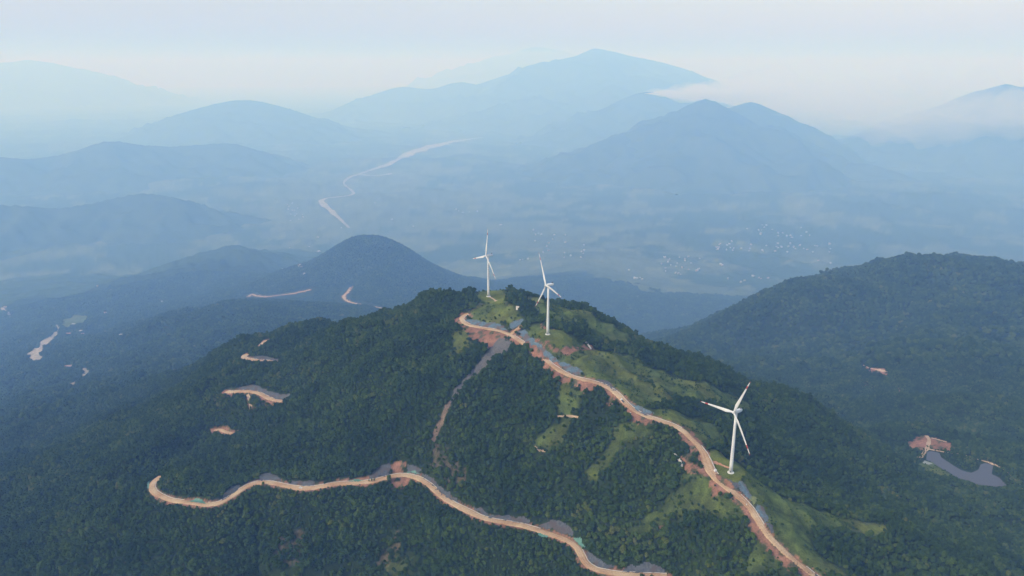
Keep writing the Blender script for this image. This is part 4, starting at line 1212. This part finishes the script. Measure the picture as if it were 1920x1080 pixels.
KINDS_T = [  # radius, height of crown, base of crown, lobes, cone
 (3.3, 4.6, 2.2, 10, 0.0), (2.8, 6.2, 2.2, 11, 0.25), (3.8, 4.0, 2.4, 12, 0.0), (2.2, 6.8, 1.6, 10, 0.7), (3.0, 5.0, 1.6, 9, 0.1), (2.4, 3.6, 1.2, 8, 0.0)]
CROWNS = [crown_mesh(100 + i, *k) for i, k in enumerate(KINDS_T)]
TRUNKS = [trunk_mesh(k[2] + k[1] * 0.6, 0.22, i) for i, k in enumerate(KINDS_T)]

def scatter(r0, r1, half, step, seed):
    r = np.random.default_rng(seed)
    xs = np.arange(-r1 * math.sin(half), r1 * math.sin(half), step); ys = np.arange(r0 * math.cos(half), r1, step * 0.87)
    X, Y = np.meshgrid(xs, ys); X = X + (np.arange(len(ys)) % 2)[:, None] * step / 2
    X = (X + r.uniform(-0.38, 0.38, X.shape) * step).ravel(); Y = (Y + r.uniform(-0.38, 0.38, Y.shape) * step).ravel()
    rad_ = np.hypot(X, Y); m = (rad_ > r0) & (rad_ < r1) & (np.abs(np.arctan2(X, Y)) < half)
    return X[m], Y[m]
def clear_of(x, y):
    ok = np.ones(len(x), bool)
    for pl in bare_polys: ok &= ~inside(x, y, pl)
    for k, (B, *_r) in TURB.items(): ok &= np.hypot(x - B[0], y - B[1]) > 14
    return ok
HALF = math.radians(43)
fx, fy = scatter(600, 2300, HALF, 4.7, 11)
b_ = lookup(BARE, fx, fy); patch = fbm(N2, fx, fy, 55, 3)
keep = (rng.random(len(fx)) > np.clip(b_ * 1.06 + 0.10 * patch * (b_ > 0.2), 0, 1)) & clear_of(fx, fy)
# a tree in view stands off each road edge by more on the uphill side
fx, fy = fx[keep], fy[keep]
size = 0.86 + 0.30 * fbm(N3, fx, fy, 60, 3) + 0.18 * fbm(N1, fx, fy, 21, 2) + 0.20 * rng.standard_normal(len(fx))
size = np.clip(np.where(rng.random(len(fx)) < 0.035, size + 0.5, size), 0.38, 1.95)
size = size * (1 - 0.45 * np.clip(lookup(BARE, fx, fy), 0, 1))
for k, c in courses.items():                       # young growth along the verges
    d, zr = nearest(fx, fy, c, 30)
    e = d - ROADS[k][1]
    dn_ = lookup(G_n, fx, fy) < zr
    size = np.where(d < 30, np.minimum(size, np.where(dn_, 0.16 + e / 11.0, 0.3 + e / 6.0)), size)
fz = lookup(G_n, fx, fy)
kind_ = rng.choice(len(CROWNS), len(fx), p=[0.26, 0.20, 0.18, 0.08, 0.20, 0.08])
for pl in ponds.values():                          # low reeds and bushes at the water's edge
    ring = resample(np.hstack([np.vstack([pl, pl[:1]]), np.zeros((len(pl) + 1, 1))]), 3.0)
    d, _ = nearest(fx, fy, ring, 25)
    size = np.where(d < 25, np.minimum(size, 0.15 + d / 22.0), size)
# the 300 largest in view stand as trees of their own
pr = project(np.stack([fx, fy, fz + 4], -1)); dist = np.sqrt(fx ** 2 + fy ** 2 + fz ** 2)
inview = (pr[:, 0] > 6) & (pr[:, 0] < 1914) & (pr[:, 1] < 1076) & (pr[:, 1] > 960)
order = np.argsort(np.where(inview, -size / dist, 0))[:300]
own = np.zeros(len(fx), bool); own[order] = True
for i in order:
    k = int(kind_[i])
    t = link('forest_tree', TRUNKS[k], None, (float(fx[i]), float(fy[i]), float(fz[i]) + CAM_Z))
    t.rotation_euler = (0, 0, random.random() * 6.28); t.scale = [float(size[i])] * 3
    link('crown', CROWNS[k], t)
    tag(t, 'broadleaf tree in the dense forest along the bottom edge of the picture', 'tree', 'nearest trees of the foreground forest')

def instance_stuff(name, lab, x, y, z, sc, kinds, meshes, rot_seed):
    """one object: a cloud of points that carries a copy of a crown at each point"""
    protos = bpy.data.collections.new(name + '_shapes')
    for i, me in enumerate(meshes):
        o = bpy.data.objects.new('%s_shape_%02d' % (name, i), me); protos.objects.link(o)
    me = bpy.data.meshes.new(name)
    me.vertices.add(len(x)); me.vertices.foreach_set('co', np.stack([x, y, z + CAM_Z], -1).astype(np.float32).ravel())
    a = me.attributes.new('size', 'FLOAT', 'POINT'); a.data.foreach_set('value', sc.astype(np.float32))
    a = me.attributes.new('sort', 'INT', 'POINT'); a.data.foreach_set('value', kinds.astype(np.int32))
    a = me.attributes.new('turn', 'FLOAT_VECTOR', 'POINT')
    rr_ = np.random.default_rng(rot_seed)
    a.data.foreach_set('vector', np.stack([rr_.normal(0, 0.06, len(x)), rr_.normal(0, 0.06, len(x)), rr_.random(len(x)) * 6.28], -1).astype(np.float32).ravel())
    o = link(name, me)
    ng = bpy.data.node_groups.new(name + '_growth', 'GeometryNodeTree')
    ng.interface.new_socket('Geometry', in_out='INPUT', socket_type='NodeSocketGeometry')
    ng.interface.new_socket('Geometry', in_out='OUTPUT', socket_type='NodeSocketGeometry')
    nd = ng.nodes; gi = nd.new('NodeGroupInput'); go = nd.new('NodeGroupOutput')
    iop = nd.new('GeometryNodeInstanceOnPoints'); ci = nd.new('GeometryNodeCollectionInfo')
    ci.inputs['Collection'].default_value = protos; ci.inputs['Separate Children'].default_value = True; ci.inputs['Reset Children'].default_value = True
    def attr(nm, ty):
        q = nd.new('GeometryNodeInputNamedAttribute'); q.data_type = ty; q.inputs['Name'].default_value = nm; return q.outputs[0]
    ng.links.new(gi.outputs[0], iop.inputs['Points']); ng.links.new(ci.outputs[0], iop.inputs['Instance'])
    iop.inputs['Pick Instance'].default_value = True
    ng.links.new(attr('sort', 'INT'), iop.inputs['Instance Index'])
    ng.links.new(attr('size', 'FLOAT'), iop.inputs['Scale'])
    ng.links.new(attr('turn', 'FLOAT_VECTOR'), iop.inputs['Rotation'])
    ng.links.new(iop.outputs[0], go.inputs[0])
    md = o.modifiers.new('growth', 'NODES'); md.node_group = ng
    return tag(o, lab, kind='stuff')
q = ~own
instance_stuff('forest', 'dense dark green forest covering the near hills', fx[q], fy[q], fz[q] - 0.4, size[q], kind_[q], CROWNS, 5)

# farther off the wood closes into larger clumps
gx_, gy_ = scatter(2300, 7600, HALF, 15.5, 12)
b_ = lookup(BARE, gx_, gy_); k_ = b_ < 0.4
gx_, gy_ = gx_[k_], gy_[k_]
gs = np.clip(2.35 + 0.5 * rng.standard_normal(len(gx_)), 1.2, 3.2)
kk = clear_of(gx_, gy_)
for k in ('north_a', 'north_b'):
    d, zr = nearest(gx_, gy_, courses[k], 100)
    rad_ = np.hypot(gx_, gy_); ux, uy = gx_ / rad_, gy_ / rad_
    for t_ in range(20, 200, 25):                  # open verges, felled below the road
        d2, _ = nearest(gx_ + ux * t_, gy_ + uy * t_, courses[k], 60)
        kk &= d2 > 26
    kk &= ~((d < 18) | ((d < 85) & (lookup(G_n, gx_, gy_) < zr + 2)))
kk &= True; gx_, gy_, gs = gx_[kk], gy_[kk], gs[kk]
instance_stuff('far_forest', 'far wood on the valley hills', gx_, gy_, lookup(G_n, gx_, gy_) - 4.0, gs, rng.choice([0, 2, 4], len(gx_)), CROWNS, 6)

# shrubs dotted over the grass
sx_, sy_ = scatter(600, 1500, HALF, 3.2, 13)
g_ = lookup(GRS, sx_, sy_); b_ = lookup(BARE, sx_, sy_)
dens = fbm(N1, sx_, sy_, 30, 3)
k_ = (g_ > 0.5) & (b_ > 0.5) & (rng.random(len(sx_)) < np.clip(0.10 + 0.75 * dens, 0.02, 0.55)) & clear_of(sx_, sy_)
for c in courses.values():
    d, _ = nearest(sx_, sy_, c, 12); k_ &= d > 7
sx_, sy_ = sx_[k_], sy_[k_]
instance_stuff('shrubs', 'low shrubs dotted over the grassy slopes', sx_, sy_, lookup(G_n, sx_, sy_) - 0.5, np.clip(0.30 + 0.12 * rng.standard_normal(len(sx_)), 0.14, 0.62),
               rng.choice([0, 2, 4, 5], len(sx_)), CROWNS, 7)

# rubble of the chute below the ridge road
MAT_ROCK = noise_mat('rubble_rock', (0.09, 0.09, 0.095), (0.19, 0.185, 0.185), 0.6, 0.9, 0.2, 4)
rocks = []
for s in range(4):
    r = np.random.default_rng(40 + s)
    rocks.append(mesh_np('rock', ico_v * (1 + 0.25 * r.standard_normal((len(ico_v), 1))) * np.array([1, 0.8, 0.7]), ico_f, MAT_ROCK, False))
pl = world_poly(RUBBLE[0])
rx = rng.uniform(pl[:, 0].min(), pl[:, 0].max(), 26000); ry = rng.uniform(pl[:, 1].min(), pl[:, 1].max(), 26000)
k_ = inside(rx + 2 * fbm(N2, rx, ry, 15, 2), ry + 2 * fbm(N3, rx, ry, 15, 2), pl)
rx, ry = rx[k_][:6000], ry[k_][:6000]
instance_stuff('rubble', 'grey rubble chute running down from the ridge road', rx, ry, lookup(G_n, rx, ry), 0.35 + 0.5 * rng.random(len(rx)) ** 2.5, rng.integers(0, 4, len(rx)), rocks, 8)

# single trees by the lower road
for px, py, s, k, lab in [(692, 904, 0.55, 3, 'small dark roadside tree, left one of three by the lower road'), (697, 903.5, 0.6, 3, 'small dark roadside tree, middle one of three by the lower road'),
                          (702, 903, 0.6, 3, 'small dark roadside tree, right one of three by the lower road'),
                          (1204, 1086, 1.0, 0, 'dark round tree at the bottom edge, left of a pair'), (1222, 1087, 0.95, 4, 'dark round tree at the bottom edge, right of a pair'),
                          (494, 912, 0.8, 1, 'dark tree poking up in front of the humped grey net'), (730, 905, 1.3, 1, 'tall dark tree in front of the red scar bank')]:
    p = place_px(px, py)
    t = link('roadside_tree', TRUNKS[k], None, W(p)); t.scale = [s] * 3
    link('crown', CROWNS[k], t)
    tag(t, lab, 'tree')

# ------------------------------------------------------------------ cloud banks lying against the far mountains, inside the haze box
def cloud_bank(lab, D, blobs, density, aniso=0.3):
    """closed lens of cloud: blobs are (px, py, half width px, half height px) at distance D"""
    sc = D / FPX
    cs = []
    for a, b, w, h in blobs:
        d = ray(a, b); d = d / np.linalg.norm(d[:2]) * D
        cs.append((d[0], d[1], d[2], w * sc, h * sc))
    cs = np.array(cs)
    x0, x1 = (cs[:, 0] - cs[:, 3] * 1.6).min(), (cs[:, 0] + cs[:, 3] * 1.6).max()
    dep = cs[:, 3].mean() * 0.8
    y0, y1 = cs[:, 1].min() - dep * 1.6, cs[:, 1].max() + dep * 1.6
    xs = np.linspace(x0, x1, 150); ys = np.linspace(y0, y1, 60)
    X, Y = np.meshgrid(xs, ys)
    T = np.zeros_like(X); Zc = np.zeros_like(X); Wt = np.zeros_like(X) + 1e-6
    for cx, cy, cz, w, h in cs:
        g = np.exp(-((X - cx) / w) ** 2 - ((Y - cy) / dep) ** 2)
        T = np.maximum(T, g * h); Zc += g * cz; Wt += g
    Zc /= Wt
    T = T * (1 + 0.55 * fbm(N1, X, Y, dep * 0.9, 4)) - 0.16 * cs[:, 4].mean()
    V = np.stack([X, Y, Zc + np.maximum(T, 0) * (1 + 0.35 * fbm(N4, X, Y, dep * 0.4, 4)) + CAM_Z], -1).reshape(-1, 3)
    B = np.stack([X, Y, Zc - np.maximum(T, 0) * 0.8 + CAM_Z], -1).reshape(-1, 3)
    f = grid_faces(len(ys), len(xs)); pos = (T.ravel()[f] > 0).any(1); f = f[pos]
    n = len(V)
    bm = bmesh.new()
    me = mesh_np('clouds', np.vstack([V, B]), np.vstack([f, f[:, ::-1] + n]))
    bm.from_mesh(me); bmesh.ops.delete(bm, geom=[v for v in bm.verts if not v.link_faces], context='VERTS')
    bmesh.ops.remove_doubles(bm, verts=bm.verts, dist=0.05)
    ed = [e for e in bm.edges if e.is_boundary]
    if ed: bmesh.ops.bridge_loops(bm, edges=ed) if False else bmesh.ops.holes_fill(bm, edges=ed)
    bm.to_mesh(me); bm.free()
    m = bpy.data.materials.new('clouds'); m.use_nodes = True
    nt = m.node_tree; nt.nodes.clear()
    out = nt.nodes.new('ShaderNodeOutputMaterial'); pv = nt.nodes.new('ShaderNodeVolumePrincipled')
    pv.inputs['Color'].default_value = (1, 1, 1, 1); pv.inputs['Density'].default_value = density
    pv.inputs['Absorption Color'].default_value = (1, 1, 1, 1); pv.inputs['Anisotropy'].default_value = aniso
    pv.inputs['Density Attribute'].default_value = ''
    nt.links.new(pv.outputs[0], out.inputs['Volume'])
    m.cycles.volume_sampling = 'DISTANCE'
    me.materials.clear(); me.materials.append(m)
    tag(link('clouds', me), lab, kind='stuff')
cloud_bank('white bank of cloud lying behind the twin peaks', 27500, [(1236,180,44,12),(1290,177,70,22),(1360,174,90,32),(1450,178,120,40),(1550,192,110,36)], 9e-4)
cloud_bank('broad veil of cloud over the right valley', 21500, [(1480,205,90,36),(1580,212,120,48),(1700,220,150,60),(1850,212,130,56)], 4.5e-4)
cloud_bank('thin bright streak of cloud touching the twin peaks', 24500, [(1262,176,40,9),(1320,174,55,13),(1385,176,50,12)], 2.4e-3)

# ------------------------------------------------------------------ haze
def haze_box():
    me = bpy.data.meshes.new('haze')
    bm = bmesh.new(); bmesh.ops.create_cube(bm, size=1.0)
    z0, z1 = CAM_Z + PLAIN - 160, CAM_Z + 1450
    for v in bm.verts:
        v.co = Vector((v.co.x * 240000, v.co.y * 240000, z0 if v.co.z < 0 else z1))
    bm.to_mesh(me); bm.free()
    m = bpy.data.materials.new('haze'); m.use_nodes = True
    nt = m.node_tree; nt.nodes.clear()
    out = nt.nodes.new('ShaderNodeOutputMaterial'); pv = nt.nodes.new('ShaderNodeVolumePrincipled')
    pv.inputs['Color'].default_value = (*HAZE_COLOR, 1)
    pv.inputs['Density'].default_value = HAZE_DENSITY
    pv.inputs['Absorption Color'].default_value = (1, 1, 1, 1)
    pv.inputs['Anisotropy'].default_value = 0.0
    pv.inputs['Density Attribute'].default_value = ''
    nt.links.new(pv.outputs[0], out.inputs['Volume'])
    m.cycles.volume_sampling = 'DISTANCE'
    me.materials.append(m)
    o = link('haze', me); tag(o, 'blue haze filling the valleys', kind='stuff')
haze_box()
